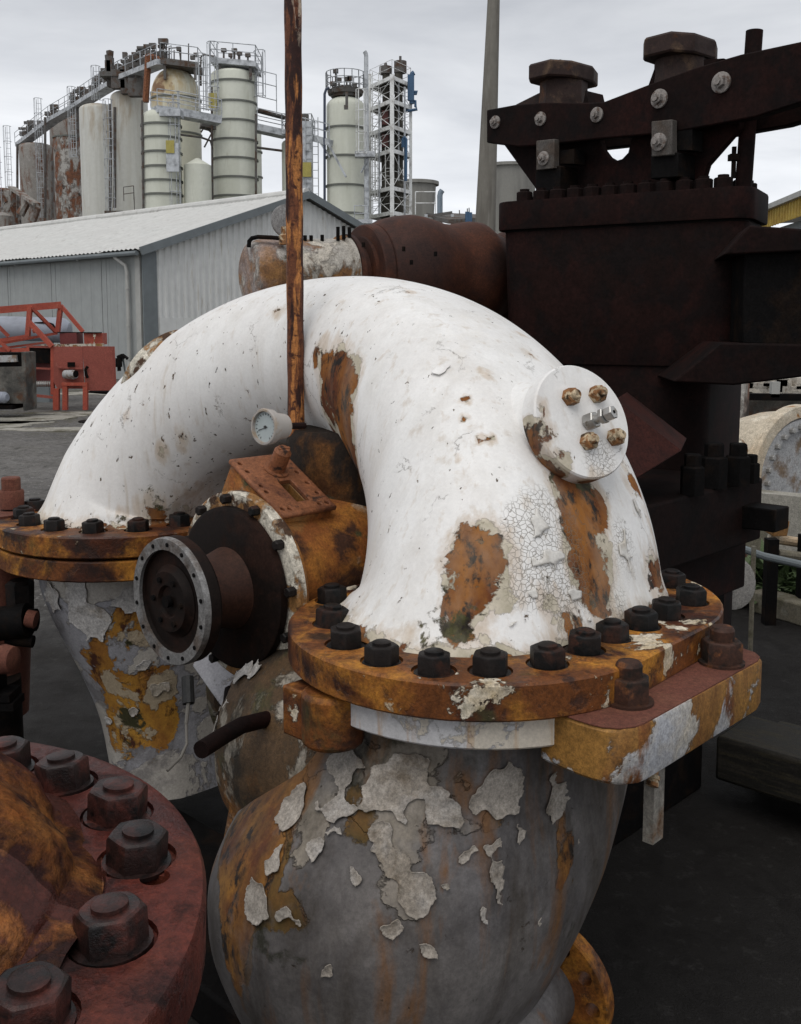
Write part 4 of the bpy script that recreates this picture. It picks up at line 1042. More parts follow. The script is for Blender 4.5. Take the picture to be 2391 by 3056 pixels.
# ------------------------------------------------------------------ right edge: cream pump, pipes, kerb, timbers, weeds
m_cream = layered('cream_casing', (.46, .395, .30), [
    dict(col=(.36, .22, .10), scale=3.5, th=.58, soft=.08, amt=.6), dict(col=(.28, .13, .04), scale=9, th=.66, soft=.03, gain=.5), dict(col=(.58, .52, .42), scale=5, th=.58, soft=.02, seed=8)], rough=.55, bump=.4)
qc = P(2395, 1430, 4.6)
cp_ = T('cream_pump', 'cream painted pump casing with a bolted ring flange behind the dark base', 'pump', (qc.x, qc.y, 0))
cax = V((.50, -.86, .02)).normalized()
mb = MB().lathe([(-.66, .03), (-.63, .10), (-.54, .18), (-.40, .25), (-.22, .30), (-.06, .318), (-.055, .318)], qc, cax, 56); o_cs = cp_.part('casing', mb, m_cream, ang=50)
mb = MB().lathe([(-.058, .318), (-.05, .345), (.0, .345), (.006, .338), (.006, .288), (-.02, .282), (-.03, .2)], qc, cax, 56); o_cf = cp_.part('ring_flange', mb, m_cream, ang=30)
mb = MB().lathe([(-.024, .282), (-.004, .278), (.0, .272), (.0, .225), (-.02, .222), (-.05, .21)], qc, cax, 56); o_ci = cp_.part('inner_ring', mb, m_greyring, ang=30)
mb = MB().lathe([(-.06, .215), (-.055, .10), (-.03, .06), (-.03, .001)], qc, cax, 40); cp_.part('cover', mb, m_drumw)
ob = MB().lathe([(0, .013), (.018, .013), (.02, .010)], (0, 0, 0), Z, 6).build('b', m_zinc); cb_me = ob.data; bpy.data.objects.remove(ob)
_, cu, cv = frame(cax); crot = cax.to_track_quat('Z', 'Y').to_euler()
for k in range(26):
    a = 2 * math.pi * k / 26; cp_.inst('bolt', cb_me, qc + (cu * math.cos(a) + cv * math.sin(a)) * .245, o_ci, crot)
q = P(2190, 1345, 4.3)
mb = MB().lathe([(0, .055), (.012, .058), (.02, .055)], q, V((-.2, -1, .25)), 24); o_ip = cp_.part('inspection_plate', mb, m_rim)
mb = MB().prism([P(2118, 1318, 4.2), P(2150, 1326, 4.2), P(2200, 1372, 4.2), P(2196, 1384, 4.2), P(2140, 1345, 4.2), P(2112, 1340, 4.2)], V((.02, .10, 0))); cp_.part('bracket', mb, m_rim, bevel=.003)
mb = MB().prism([P(2115, 1342, 4.25), P(2165, 1360, 4.25), P(2160, 1460, 4.25), P(2112, 1450, 4.25)], V((.02, .10, 0))); cp_.part('bracket', mb, m_cream, bevel=.003)
cp_.part('foot', MB().box(qc + V((.12, .05, -.44)), (.62, .5, .24)), m_black, bevel=.01)
cp_.part('pedestal', MB().box(V((qc.x + .30, qc.y + .1, .30)), (.40, .6, .60)), m_black, bevel=.01)

kk = 7.2 / 4.6                              # it stands beyond the low wall
cp_.e.scale = (kk, kk, kk); cp_.e.location = (qc.x * kk, qc.y * kk, CAMZ * (1 - kk))
# ------------------------------------------------------------------ ground
def gcol():
    s = NT('yard_ground')
    n1 = s.noise(.55, 8, .65); n2 = s.noise(40, 4, .8); n3 = s.noise(9, 6, .7, off=(3, 3, 3)); n4 = s.noise(160, 2, .8)
    col = s.mix(s.rng(n1, .35, .65), (.085, .080, .076), (.15, .142, .132))
    col = s.mix(s.math('MULTIPLY', s.rng(n2, .52, .68), .6), col, (.16, .155, .145))
    col = s.mix(s.math('MULTIPLY', s.rng(n4, .60, .72), .7), col, (.22, .21, .20))
    n5 = s.noise(17, 3, .8, off=(1, 6, 2)); n6 = s.noise(7, 3, .75, off=(4, 4, 1), stretch=(1, .5, 1))
    col = s.mix(s.math('MULTIPLY', s.rng(n5, .57, .65), .8), col, (.27, .26, .245))
    col = s.mix(s.math('MULTIPLY', s.rng(n6, .56, .64), .5), col, (.035, .033, .031))
    col = s.mix(s.math('MULTIPLY', s.rng(n3, .50, .60), .55), col, (.050, .047, .044))
    # oil stains plus foreground shade, painted into the ground colour round the machines
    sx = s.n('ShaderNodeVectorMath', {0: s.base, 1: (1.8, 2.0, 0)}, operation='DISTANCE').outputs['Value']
    oil_shade = s.rng(s.math('ADD', sx, s.math('MULTIPLY', s.noise(.8, 6, .6, off=(7, 1, 0)), 2.2)), 5.0, 8.5, 1, 0, True)
    col = s.mix(s.math('MULTIPLY', oil_shade, .92), col, (.007, .006, .0055))
    moss = s.math('MULTIPLY', s.rng(s.noise(.42, 6, .7, off=(11, 2, 0)), .54, .64), s.rng(s.n('ShaderNodeSeparateXYZ', {0: s.base}).outputs['Y'], 13, 16))
    col = s.mix(s.math('MULTIPLY', moss, .7), col, (.085, .078, .034))
    h = s.math('ADD', s.math('MULTIPLY', n2, .7), s.math('MULTIPLY', n4, .4))
    wet = s.rng(s.noise(1.3, 5, .6, off=(2, 8, 0)), .45, .6)
    return s.out(col, s.fmix(wet, .9, .6), h, .6, .012, spec=.10)
m_ground = gcol()
mb = MB(); xs = [-600, -60, -20, -8, -3, 0, 3, 8, 20, 60, 600]; ys = [-30, -3, 0, 3, 8, 20, 60, 700]
o = mb.add([(x, y, 0) for y in ys for x in xs], [(j * len(xs) + i, j * len(xs) + i + 1, (j + 1) * len(xs) + i + 1, (j + 1) * len(xs) + i) for j in range(len(ys) - 1) for i in range(len(xs) - 1)]).build('ground', m_ground, None, (0, 0, 0), ang=0)
o['kind'] = 'structure'
m_conc = layered('broken_concrete', (.27, .255, .22), [dict(col=(.12, .11, .08), scale=2.2, th=.54, soft=.05), dict(col=(.34, .33, .29), scale=7, th=.6, soft=.04)], rough=.85, bump=.5, dist=.01)
def patch(cx, cy, rx, ry, seed):
    r2 = random.Random(seed); n = 40; ph = [r2.uniform(0, 6.28) for _ in range(5)]
    top = []
    for k in range(n):
        a = 2 * math.pi * k / n
        f = 1 + .16 * math.sin(2 * a + ph[0]) + .14 * math.sin(3 * a + ph[1]) + .10 * math.sin(5 * a + ph[2]) + .07 * math.sin(9 * a + ph[3])
        top.append(V((cx + rx * f * math.cos(a), cy + ry * f * math.sin(a), 0)))
    mb = MB().loft([[p + Z * .001 for p in top], [p * 1 + Z * .012 for p in top]], True)
    o = mb.build('concrete_patch', m_conc, None, (cx, cy, 0), ang=30); o['kind'] = 'structure'
for i, (px, py, wx, wy) in enumerate(((110, 1248, .85, .5), (180, 1282, 1.0, .32), (40, 1262, .5, .25), (345, 1172, 1.0, 1.2), (340, 1150, 1.6, .8), (250, 1235, .8, .3), (-120, 1270, 1.5, .6))):
    q = PZ(px, py, 0); patch(q.x, q.y, wx, wy, i)
q = PZ(300, 1258, 0); o = MB().lathe([(0, .36), (.016, .36), (.018, .34)], q, Z, 32).build('drain_cover', m_black, None, q); tag(o, 'dark round drain cover set in the pale concrete yard', 'drain cover')

# ------------------------------------------------------------------ grey corrugated shed
m_clad = layered('grey_cladding', (.31, .325, .32), [dict(col=(.25, .26, .255), scale=1.2, th=.54, soft=.2, amt=.4, st=(3, 3, .3)), dict(col=(.20, .17, .13), scale=4, th=.68, soft=.05, amt=.4, st=(3, 3, .5))], rough=.6, bump=.15, var=.08)
m_clad2 = layered('light_cladding', (.60, .605, .59), [dict(col=(.50, .505, .49), scale=1.2, th=.54, soft=.2, amt=.4, st=(3, 3, .3)), dict(col=(.30, .24, .16), scale=3, th=.64, soft=.06, amt=.5, st=(4, 4, .4))], rough=.55, bump=.1, var=.08)
m_roof = layered('pale_roof', (.52, .52, .50), [dict(col=(.50, .49, .47), scale=.9, th=.54, soft=.14, amt=.6, st=(1, 1, 1)), dict(col=(.28, .26, .24), scale=3, th=.64, soft=.05, amt=.5)], rough=.7, bump=.15)
m_trim = layered('slate_trim', (.15, .168, .175), [], rough=.6)
m_pipew = layered('pale_downpipe', (.36, .36, .34), [], rough=.5)
K = V((-7.59, 30.0, 0)); G = V((.649, .761, 0)).normalized(); D = V((-.761, .649, 0)).normalized()
EV, RIDGE, GW, SL = 3.83, 6.02, 13.1, 44.0
shed = T('grey_shed', 'long grey corrugated metal shed with a pale ridged roof', 'shed', K)
def SH(g, d, z): return K + G * g + D * d + Z * z
def corr(mb, o, along, up_fn, length, n, amp, normal, z0=0.):
    """corrugated sheet: n waves over length, from z0 to up_fn(s)"""
    k = n * 6; vs = []
    prof = (0, .15, 1, 1, .85, 0)
    for i in range(k + 1):
        s = length * i / k; a = amp * prof[i % 6]
        b = o + along * s + normal * a
        vs += [b + Z * z0, b + Z * up_fn(s)]
    return mb.add(vs, [(2 * i, 2 * i + 2, 2 * i + 3, 2 * i + 1) for i in range(k)])
# gable sheets, 1.0 m wide each
gz = lambda g: EV + (RIDGE - EV) * (1 - abs(g - GW / 2) / (GW / 2)) - .06
for k in range(13):
    g0 = .45 + k * (GW - .45) / 13; ln = (GW - .45) / 13
    mb = MB(); corr(mb, SH(g0, 0, 0), G, lambda s: gz(g0 + s), ln, 4, .05, -D)
    shed.part('cladding_sheet', mb, m_clad2, ang=20)
shed.part('low_panel', MB().box(SH(1.1, -.06, .45 + .5), (1.2, .02, 1.85), (G, D, Z)), m_clad2)
shed.part('corner_flashing', MB().box(SH(.20, -.02, EV / 2), (.50, .05, EV - .02), (G, D, Z)), m_trim)
shed.part('gable_wall', MB().prism([SH(.02, .06, 0), SH(GW - .02, .06, 0), SH(GW - .02, .06, EV - .1), SH(GW / 2, .06, RIDGE - .1), SH(.02, .06, EV - .1)], D * .12), m_clad)
# long wall: wide flat panels with seams
d = 0.12; widths = [1.75, 2.9, 2.9, 1.9, 2.9, 2.9, 2.9, 2.9, 2.9, 2.9, 2.9, 2.9, 2.9, 2.9]
for i, wd_ in enumerate(widths):
    mb = MB(); kk = 10
    for j in range(kk):
        mb.box(SH(-.0 - .004 * (j % 2), d + wd_ * (j + .5) / kk, (EV - .15) / 2), (.03, wd_ / kk if j not in (0,) else wd_ / kk - .05, EV - .15), (G, D, Z))
    shed.part('wall_panel', mb, m_clad); d += wd_
shed.part('inner_wall', MB().box(SH(.12, SL / 2, EV / 2 - .1), (.12, SL - .3, EV - .25), (G, D, Z)), m_trim)
# roof slopes: sheets side by side
for side in (0, 1):
    for k in range(22):
        d0 = -.25 + k * (SL + .4) / 22; ln = (SL + .4) / 22
        a = SH(-.35 if side == 0 else GW + .35, d0, EV - .02); b = SH(GW / 2, d0, RIDGE + .06)
        vs = []; kk = 9 * 4
        sl = (b - a); nrm = D.cross(sl).normalized()
        if nrm.z < 0: nrm = -nrm
        for i in range(kk + 1):
            off = D * (ln * i / kk) + nrm * (.045 * (.5 - .5 * math.cos(2 * math.pi * i / 4)) + (.02 if k % 3 == 0 else 0))
            vs += [a + off, b + off]
        mb = MB().add(vs, [(2 * i, 2 * i + 2, 2 * i + 3, 2 * i + 1) for i in range(kk)])
        shed.part('roof_sheet', mb, m_roof, ang=60)
shed.part('ridge_cap', MB().path([SH(GW / 2, -.2, RIDGE + .13), SH(GW / 2, SL, RIDGE + .13)], .14, 10), m_roof)
shed.part('bargeboard', MB().beam(SH(-.3, -.32, EV - .05), SH(GW / 2, -.32, RIDGE + .04), .05, .24).beam(SH(GW / 2, -.32, RIDGE + .04), SH(GW + .3, -.32, EV - .05), .05, .24), m_trim)
shed.part('gutter', MB().path([SH(-.34, -.2, EV - .10), SH(-.34, SL, EV - .10)], .075, 8), m_trim)
dp = SH(-.14, .62, 0)
shed.part('downpipe', MB().path([SH(-.30, 1.0, EV - .16), SH(-.16, .66, EV - .42), dp + Z * (EV - .6), dp + Z * .1], .06, 10).tube(dp + Z * 2.7, dp + Z * 2.76, .075).tube(dp + Z * 1.6, dp + Z * 1.66, .075).tube(dp + Z * .6, dp + Z * .66, .075), m_pipew)
shed.part('corner_post', MB().box(SH(-.03, .22, EV / 2), (.06, .24, EV - .05), (G, D, Z)), m_pipew)
shed.part('far_end_wall', MB().prism([SH(.02, SL, 0), SH(GW - .02, SL, 0), SH(GW - .02, SL, EV - .1), SH(GW / 2, SL, RIDGE - .1), SH(.02, SL, EV - .1)], D * .12), m_clad)
shed.part('back_wall', MB().box(SH(GW - .1, SL / 2, EV / 2 - .1), (.12, SL - .3, EV - .25), (G, D, Z)), m_clad)
q = P(362, 1070, 29.2)
hb = T('hose_reel', 'small dark hose bracket standing by the corner of the grey shed', 'hose reel', (q.x, q.y, 0))
hb.part('hood', MB().prism([P(348, 1062, 29.2), P(362, 1056, 29.2), P(378, 1068, 29.2), P(376, 1074, 29.2), P(362, 1066, 29.2), P(350, 1072, 29.2)], V((0, .25, 0))), m_black)
hb.part('reel', MB().box(P(355, 1082, 29.2), (.14, .2, .26)).box(P(356, 1100, 29.2), (.08, .12, .14)), m_black)
hb.part('post', MB().tube((q.x + .1, q.y + .2, 0), P(366, 1066, 29.4), .03, n=8), m_trim)
hb.part('hose', MB().path([P(374, 1070, 29.2), P(377, 1100, 29.2), P(380, 1130, 29.2), V((P(384, 1140, 29.2).x, 29.2, .02))], .018, 6), m_pipew)

# ------------------------------------------------------------------ orange-red machine in front of the shed
m_or = layered('orange_red_paint', (.36, .075, .045), [dict(col=(.26, .05, .035), scale=3, th=.52, soft=.1, amt=.6), dict(col=(.44, .15, .10), scale=7, th=.62, soft=.05, amt=.5), dict(col=(.10, .04, .03), scale=15, th=.66, soft=.04, amt=.6)], rough=.5, bump=.15)
m_ord = layered('dull_red_paint', (.27, .072, .052), [dict(col=(.21, .055, .042), scale=3, th=.54, soft=.1, amt=.6), dict(col=(.32, .12, .09), scale=14, th=.64, soft=.04, amt=.5)], rough=.6, bump=.1)
YR = 19.2
def RP(px, py, dy=0.): return P(px, py, YR + dy)
q = RP(200, 1225)
rm = T('red_hopper_machine', 'orange red steel hopper machine with an angled frame by the shed', 'machine', (q.x, q.y, 0))
fx = V((.985, .17, 0)); fy = V((-.17, .985, 0))
mb = MB().prism([RP(157, 1034), RP(246, 1034), RP(252, 1160), RP(172, 1160), RP(160, 1140)], fy * .04); rm.part('front_panel', mb, m_ord)
mb = MB().prism([RP(246, 1033, -.02), RP(337, 1034, .25), RP(343, 1165, .25), RP(256, 1166, -.02)], fy * .04); rm.part('front_panel', mb, m_ord)
mb = MB().prism([RP(337, 1034, .26), RP(343, 1165, .26), RP(300, 1165, 1.9), RP(298, 1040, 1.9)], V((.03, .02, 0))); rm.part('side_panel', mb, m_ord)
mb = MB().beam(RP(124, 1032, .1), RP(310, 1029, .2), .08, .05); rm.part('top_rail', mb, m_rim)
mb = MB().prism([RP(85, 1036, .5), RP(158, 1036, .1), RP(160, 1150, .1), RP(88, 1150, .5)], fy * .05 + V((0, .75, 0)) * 0); rm.part('recess_panel', mb, layered('deep_red', (.12, .022, .02), [], rough=.6))
mb = MB().box(RP(115, 1060, .2), (.55, .25, .3)); rm.part('recess_box', mb, m_black)
mb = MB().beam(RP(80, 1097, .1), RP(152, 1101, .05), .05, .035).beam(RP(80, 1034, .1), RP(156, 1036, .05), .05, .04); rm.part('cross_bar', mb, m_ord)
mb = MB().lathe([(t * .02, .05 + .012 * (t % 2)) for t in range(24)], RP(89, 1146, .05), fx, 12); rm.part('roller', mb, m_zinc)
for (x0, x1, y0, y1, dy) in ((151, 160, 1034, 1180, 0), (158, 175, 1160, 1226, -.05), (186, 200, 1142, 1226, -.15), (247, 260, 1142, 1226, -.15), (330, 342, 1165, 1216, .4), (78, 86, 1050, 1220, .3)):
    mb = MB().prism([RP(x0, y0, dy), RP(x1, y0, dy), RP(x1, y1 - 2, dy), RP(x0, y1 - 2, dy)], V((0, .09, 0)))
    rm.part('leg', mb, m_or)
mb = MB().beam(RP(186, 1146, -.12), RP(258, 1146, -.12), .08, .06); rm.part('motor_stand', mb, m_or)
mb = MB().beam(RP(172, 1096, -.05), RP(248, 1100, -.05), .06, .03).beam(RP(85, 1178, .1), RP(160, 1186, .0), .05, .05); rm.part('cross_bar', mb, m_ord)
mb = MB().lathe([(-.16, .06), (-.14, .085), (.06, .09), (.08, .07), (.12, .07)], RP(212, 1118, -.12), V((.9, -.4, 0)), 16); rm.part('motor', mb, m_greyring)
mb = MB().lathe([(0, .066), (.02, .068), (.022, .05)], RP(225, 1116, -.18), V((.9, -.4, 0)), 16).box(RP(213, 1088, -.08), (.13, .05, .09)); rm.part('motor_cover', mb, m_black)
mb = MB().path([RP(262, 1094, -.03), RP(255, 1104, -.03), RP(258, 1118, -.03), RP(262, 1128, -.03)], .028, 6); rm.part('latch', mb, m_black)
mb = MB().prism([RP(260, 1168, 0), RP(336, 1172, .3), RP(334, 1178, .3), RP(258, 1172, 0)], V((.0, .5, 0))); rm.part('under_tray', mb, m_black)
# frame on top
def rbeam(*pts, w=.10, h=.08, m=m_or, name='frame_beam'):
    mb = MB().beam(RP(*pts[0]), RP(*pts[1]), w, h); rm.part(name, mb, m)
rbeam((-60, 930, -.3), (180, 910, .6), w=.12, h=.13)
rbeam((90, 916, .2), (83, 1004, .2)); rbeam((182, 910, .6), (172, 992, .6)); rbeam((92, 916, .2), (168, 992, .6), w=.06, h=.06)
rbeam((182, 912, .6), (248, 990, .6), w=.07, h=.07); rbeam((86, 960, .0), (156, 1034, 0)); rbeam((-60, 1025, 0), (86, 1003, .2), w=.08, h=.07)
rbeam((-20, 958, 0), (26, 1004, .1), w=.07, h=.07); rbeam((-40, 1045, .3), (140, 1022, .3), w=.05, h=.04); rbeam((-40, 1033, .3), (172, 994, .6), w=.05, h=.05); rbeam((0, 1018, .05), (30, 1048, .05), w=.06, h=.06)
rbeam((-60, 1052, .1), (90, 1044, .1), w=.08, h=.09); rbeam((100, 990, .2), (112, 984, .2), w=.1, h=.06)
mb = MB().prism([RP(178, 994, .5), RP(228, 993, .5), RP(230, 1028, .5), RP(180, 1028, .5)], V((0, .4, 0))); rm.part('upper_box', mb, layered('deep_red2', (.13, .03, .028), [], rough=.6))
mb = MB().prism([RP(250, 993, .6), RP(306, 994, .7), RP(307, 1028, .7), RP(252, 1028, .6)], V((0, .3, 0))); rm.part('upper_box', mb, m_or)
mb = MB().beam(RP(172, 992, .5), RP(304, 993, .65), .06, .02); rm.part('lid', mb, m_black)
mb = MB().tube(RP(282, 1001, .55), RP(282, 1001, .50), .03, n=12).path([RP(283, 1004, .5), RP(281, 1026, .5)], .008, 5); rm.part('white_switch', mb, m_rim)
tk = RP(60, 985, 2.2)
m_bluegrey = layered('blue_grey_tank', (.27, .29, .335), [dict(col=(.22, .23, .26), scale=2, th=.54, soft=.1)], rough=.45)
t_ = T('grey_tank', 'blue grey horizontal cylinder tank lying behind the red frame', 'tank', (tk.x, tk.y, 0))
o_tk = t_.part('shell', MB().lathe([(0, .02), (.02, .16), (.10, .24), (.22, .27), (2.6, .27), (2.7, .2)], RP(212, 986, 2.3), V((-1, .02, .02)), 32), m_bluegrey)
t_.part('band', MB().path([RP(104, 964, 2.1), RP(140, 962, 2.05), RP(158, 968, 2.0), RP(168, 985, 2.0)], .02, 6), m_black)
t_.part('stand', MB().box((tk.x - .2, tk.y + .1, .65), (1.6, .4, 1.3)), m_trim)
# old rusty cabinet at the left edge
q = P(40, 1215, 17.6)
m_cab = layered('stained_cabinet', (.075, .07, .062), [dict(col=(.16, .15, .13), scale=3, th=.55, soft=.08, amt=.7), dict(col=(.09, .045, .025), scale=4, th=.58, soft=.06), dict(col=(.03, .03, .028), scale=2, th=.54, soft=.08, seed=4)], rough=.7)
cb = T('stained_cabinet', 'dark stained metal cabinet with a pale bar on top at the left edge', 'cabinet', (q.x, q.y, 0))
CP = lambda px, py, dy=0.: P(px, py, 17.6 + dy)
cb.part('body', MB().prism([CP(-80, 1096), CP(66, 1094), CP(72, 1205), CP(-80, 1205)], V((0, .5, 0))), m_cab, bevel=.01)
cb.part('side_frame', MB().prism([CP(64, 1050), CP(76, 1052), CP(80, 1226), CP(70, 1226)], V((0, .5, 0))), m_cab)
cb.part('pale_bar', MB().prism([CP(-60, 1062, -.02), CP(48, 1060, -.02), CP(50, 1080, -.02), CP(-60, 1082, -.02)], V((0, .12, 0))), m_greyring)
cb.part('dark_recess', MB().prism([CP(-80, 1052, .05), CP(66, 1052, .05), CP(66, 1096, .05), CP(-80, 1096, .05)], V((0, .4, 0))), m_black)
cb.part('motor', MB().lathe([(-.2, .07), (-.15, .10), (.05, .10), (.1, .06)], CP(8, 1186, -.12), V((1, -.3, 0)), 16), m_bluegrey)
cb.part('base', MB().prism([CP(-80, 1206, -.1), CP(36, 1210, -.1), CP(40, 1222, -.1), CP(-80, 1222, -.1)], V((0, .6, 0))), m_black)

# ------------------------------------------------------------------ silos
m_silo = layered('cream_silo', (.58, .59, .51), [dict(col=(.50, .51, .43), scale=.5, th=.54, soft=.08, amt=.7, st=(2, 2, .25)), dict(col=(.30, .27, .19), scale=1.6, th=.66, soft=.06, amt=.35, st=(2, 2, .3))], rough=.6, bump=.05, var=.05)
m_silo2 = layered('pale_silo', (.54, .54, .50), [dict(col=(.44, .43, .38), scale=.5, th=.56, soft=.1, amt=.6, st=(3, 3, .2)), dict(col=(.30, .22, .13), scale=.8, th=.68, soft=.1, amt=.6, gain=.28, st=(2, 2, .35))], rough=.6, bump=.05, var=.05)
m_silor = layered('rust_dome_silo', (.55, .54, .44), [dict(col=(.40, .29, .14), scale=.9, th=.84, soft=.12, amt=.8, gain=.5, st=(2.2, 2.2, .3)), dict(col=(.13, .055, .03), scale=.7, th=.97, soft=.06, amt=.8, gain=.5)], rough=.6, var=.05)
m_rsilo = layered('rusted_silo', (.36, .345, .32), [dict(col=(.20, .085, .045), col2=(.11, .05, .03), scale=.9, th=.52, soft=.03, r=.8, scale2=3, st=(1.3, 1.3, .6), edge=.02), dict(col=(.16, .145, .13), scale=1.4, th=.58, soft=.04, seed=5), dict(col=(.04, .03, .025), scale=1.8, th=.62, soft=.03, seed=8)], rough=.75, bump=.2, dist=.05)
m_gsilo = layered('grey_rust_silo', (.24, .225, .205), [dict(col=(.13, .065, .04), scale=.8, th=.55, soft=.05, st=(1.5, 1.5, .4)), dict(col=(.30, .28, .26), scale=1.5, th=.60, soft=.04, seed=3)], rough=.75)
m_band = layered('band_grey', (.13, .135, .12), [], rough=.7)
m_galv = layered('galvanised', (.46, .48, .50), [dict(col=(.22, .23, .24), scale=2, th=.55, soft=.1)], rough=.55)
m_galvd = layered('dark_steel', (.10, .095, .09), [dict(col=(.07, .04, .025), scale=2, th=.55, soft=.08)], rough=.7)
m_yel = layered('yellow_sign', (.34, .29, .08), [], rough=.6)
m_blue = layered('blue_pipe', (.045, .095, .17), [], rough=.5)
m_whts = layered('white_steel', (.70, .71, .70), [dict(col=(.38, .37, .35), scale=1.5, th=.58, soft=.08)], rough=.6)

def silo(name, label, x0, x1, ytop, ysh, y, mat, bands=(), dome='ellipse', group=None, bot=None, wears=None):
    c = P((x0 + x1) / 2, ysh, y); r = M((x1 - x0) / 2, y); zs = c.z; zt = P((x0 + x1) / 2, ytop, y - r * .0).z
    t = T(name, label, 'silo', (c.x, c.y, 0), group)
    base = V((c.x, c.y, 0))
    prof = [(0, r)] + [(zs * k / 14, r) for k in range(1, 15)]
    hd_ = max(.05, zt - zs)
    for k in range(1, 9):
        a = k / 8 * math.pi / 2
        if dome == 'cone': prof.append((zs + hd_ * k / 8, r * (1 - k / 8 * .85)))
        else: prof.append((zs + hd_ * math.sin(a), r * math.cos(a) ** .8 if k < 8 else .05))
    o = t.part('shell', MB().lathe(prof, base, Z, 48), mat, ang=30)
    if wears: paint(o, t.loc, 'wear', wears(c, r, zs, zt))
    for yb in bands:
        zb = P((x0 + x1) / 2, yb, y).z
        mb = MB().lathe([(-.07, r), (-.07, r + .09), (.07, r + .09), (.07, r)], base + Z * zb, Z, 48, caps=False)
        t.part('band', mb, m_band)
    return t, c, r, zt, zs
def railing(mb, pts, h=1.15, step=1.6, r=.035, closed=False, rails=(1., .5)):
    pts = [V(p) for p in pts]
    if closed: pts = pts + [pts[0]]
    for a, b in zip(pts[:-1], pts[1:]):
        for f in rails: mb.tube(a + Z * h * f, b + Z * h * f, r, n=4, caps=False)
        n = max(1, int((b - a).length / step))
        for k in range(n + 1): q = a + (b - a) * (k / n); mb.tube(q, q + Z * h, r, n=4, caps=False)
    return mb
def ladder(mb, p0, z1, wdir, out, cage=True, w=.5):
    p0 = V(p0); h = z1 - p0.z; a = p0 - wdir * w / 2; b = p0 + wdir * w / 2
    mb.tube(a, a + Z * h, .035, n=4); mb.tube(b, b + Z * h, .035, n=4)
    for k in range(int(h / .6)): mb.tube(a + Z * (.6 * k + .3), b + Z * (.6 * k + .3), .022, n=4, caps=False)
    if cage:
        ang = [(-1, 0), (-.95, .6), (-.45, 1.1), (.45, 1.1), (.95, .6), (1, 0)]
        nk = max(2, int(h / 1.5))
        for k in range(nk + 1):
            q = p0 + Z * (h * k / nk)
            pts = [q + wdir * (.42 * i) + out * (.62 * j) for i, j in ang]
            for s, e in zip(pts[:-1], pts[1:]): mb.tube(s, e, .03, n=4, caps=False)
        for i, j in ang[1:-1]:
            q = p0 + wdir * (.42 * i) + out * (.62 * j); mb.tube(q, q + Z * h, .025, n=4, caps=False)
    return mb
X_, Y_ = V((1, 0, 0)), V((0, 1, 0))
SG = 'silos of the plant beyond the shed'
s1 = silo('storage_silo', 'short silo with a rusty stained rim at the far left edge', -40, 61, 562, 578, 122, m_rsilo, group=SG)
s2 = silo('storage_silo', 'grey rust stained silo under the left end of the catwalk', 60, 156, 428, 440, 118, m_gsilo, group=SG)
s2b = silo('storage_silo', 'dark rusted silo rising behind the peeling one', 150, 240, 335, 347, 122, m_gsilo, group=SG)
s3 = silo('storage_silo', 'heavily peeling rust and white silo with a rim at its top', 163, 259, 410, 416, 112, m_rsilo, bands=(413,), group=SG)
s4 = silo('storage_silo', 'wide plain pale silo beside the rusted ones', 240, 352, 312, 331, 100, m_silo2, group=SG, wears=lambda c, r, zs, zt: [(c + V((.6, -r, .0)), 2.2, .6, 1.5)])
s5 = silo('storage_silo', 'wide pale silo with rust runs below its roof', 333, 438, 272, 296, 94, m_silo2, group=SG, wears=lambda c, r, zs, zt: [(c + V((-.6, -r, -.5)), 2.6, .6, 1.6)])
s6 = silo('storage_silo', 'domed silo with a rust stained hemispherical roof', 454, 596, 205, 300, 85, m_silor, bands=(300, 405), group=SG, wears=lambda c, r, zs, zt: [(c + V((-.6, -r * .6, r * .55)), 2.0, .95, 1.1), (c + V((.2, -r * .5, .5 * r)), 3.0, .68, 1.0)])
s7 = silo('storage_silo', 'banded pale silo with a rusty conical cap in front of the dome', 425, 537, 328, 358, 76, m_silo, bands=(377, 416, 459, 502, 543, 584, 630), group=SG, dome='ellipse')
s8 = silo('storage_silo', 'small capped pale silo between the two banded ones', 550, 629, 473, 494, 76, m_silo, bands=(), group=SG, dome='cone')
s9 = silo('storage_silo', 'tallest banded cream silo with a railed roof platform', 633, 762, 211, 226, 80, m_silo, bands=(252, 312, 368, 424, 479, 535, 590), group=SG)
s9b = silo('storage_silo', 'slim banded silo peeking out behind the tallest silo', 720, 779, 385, 395, 92, m_silo, bands=(455, 530), group=SG)
s10 = silo('storage_silo', 'slim pale silo half hidden by the rusty rod', 842, 930, 415, 432, 82, m_silo, bands=(), group=SG)
s11 = silo('storage_silo', 'tall banded cream silo right of the rusty rod', 976, 1087, 290, 322, 80, m_silo, bands=(386, 471, 557, 640), group=SG)

# roof platforms, catwalks, ladders
def platform(t, x0, x1, ypx, y, depth, th=.35, rail=True, name='platform', m=m_galv, closed=True, legs=None, dy=0.):
    a = P(x0, ypx, y); b = P(x1, ypx + dy, y); c = (a + b) / 2
    dirx = (b - a).normalized()
    mb = MB().box(c + Y_ * 0 - Z * th / 2, ((b - a).length, depth, th), (dirx, Y_, Z))
    o = t.part(name, mb, m)
    if rail:
        h = depth / 2
        pts = [a - Y_ * h, b - Y_ * h, b + Y_ * h, a + Y_ * h]
        t.sub('railing', railing(MB(), pts, closed=closed), m_galv, o, ang=0)
    if legs:
        mb = MB()
        for lx in legs:
            q = P(lx, ypx, y)
            for sy in (-1, 1): mb.beam(q + Y_ * sy * depth * .4 - Z * th, q + Y_ * sy * depth * .4 - Z * (th + 1.2), .2, .2, up=Y_)
        t.sub('legs', mb, m_galvd, o, ang=0)
    return a, b, o
t9 = s9[0]
platform(t9, 640, 772, 186, 80, 3.2, .40, legs=(665, 755), dy=12)
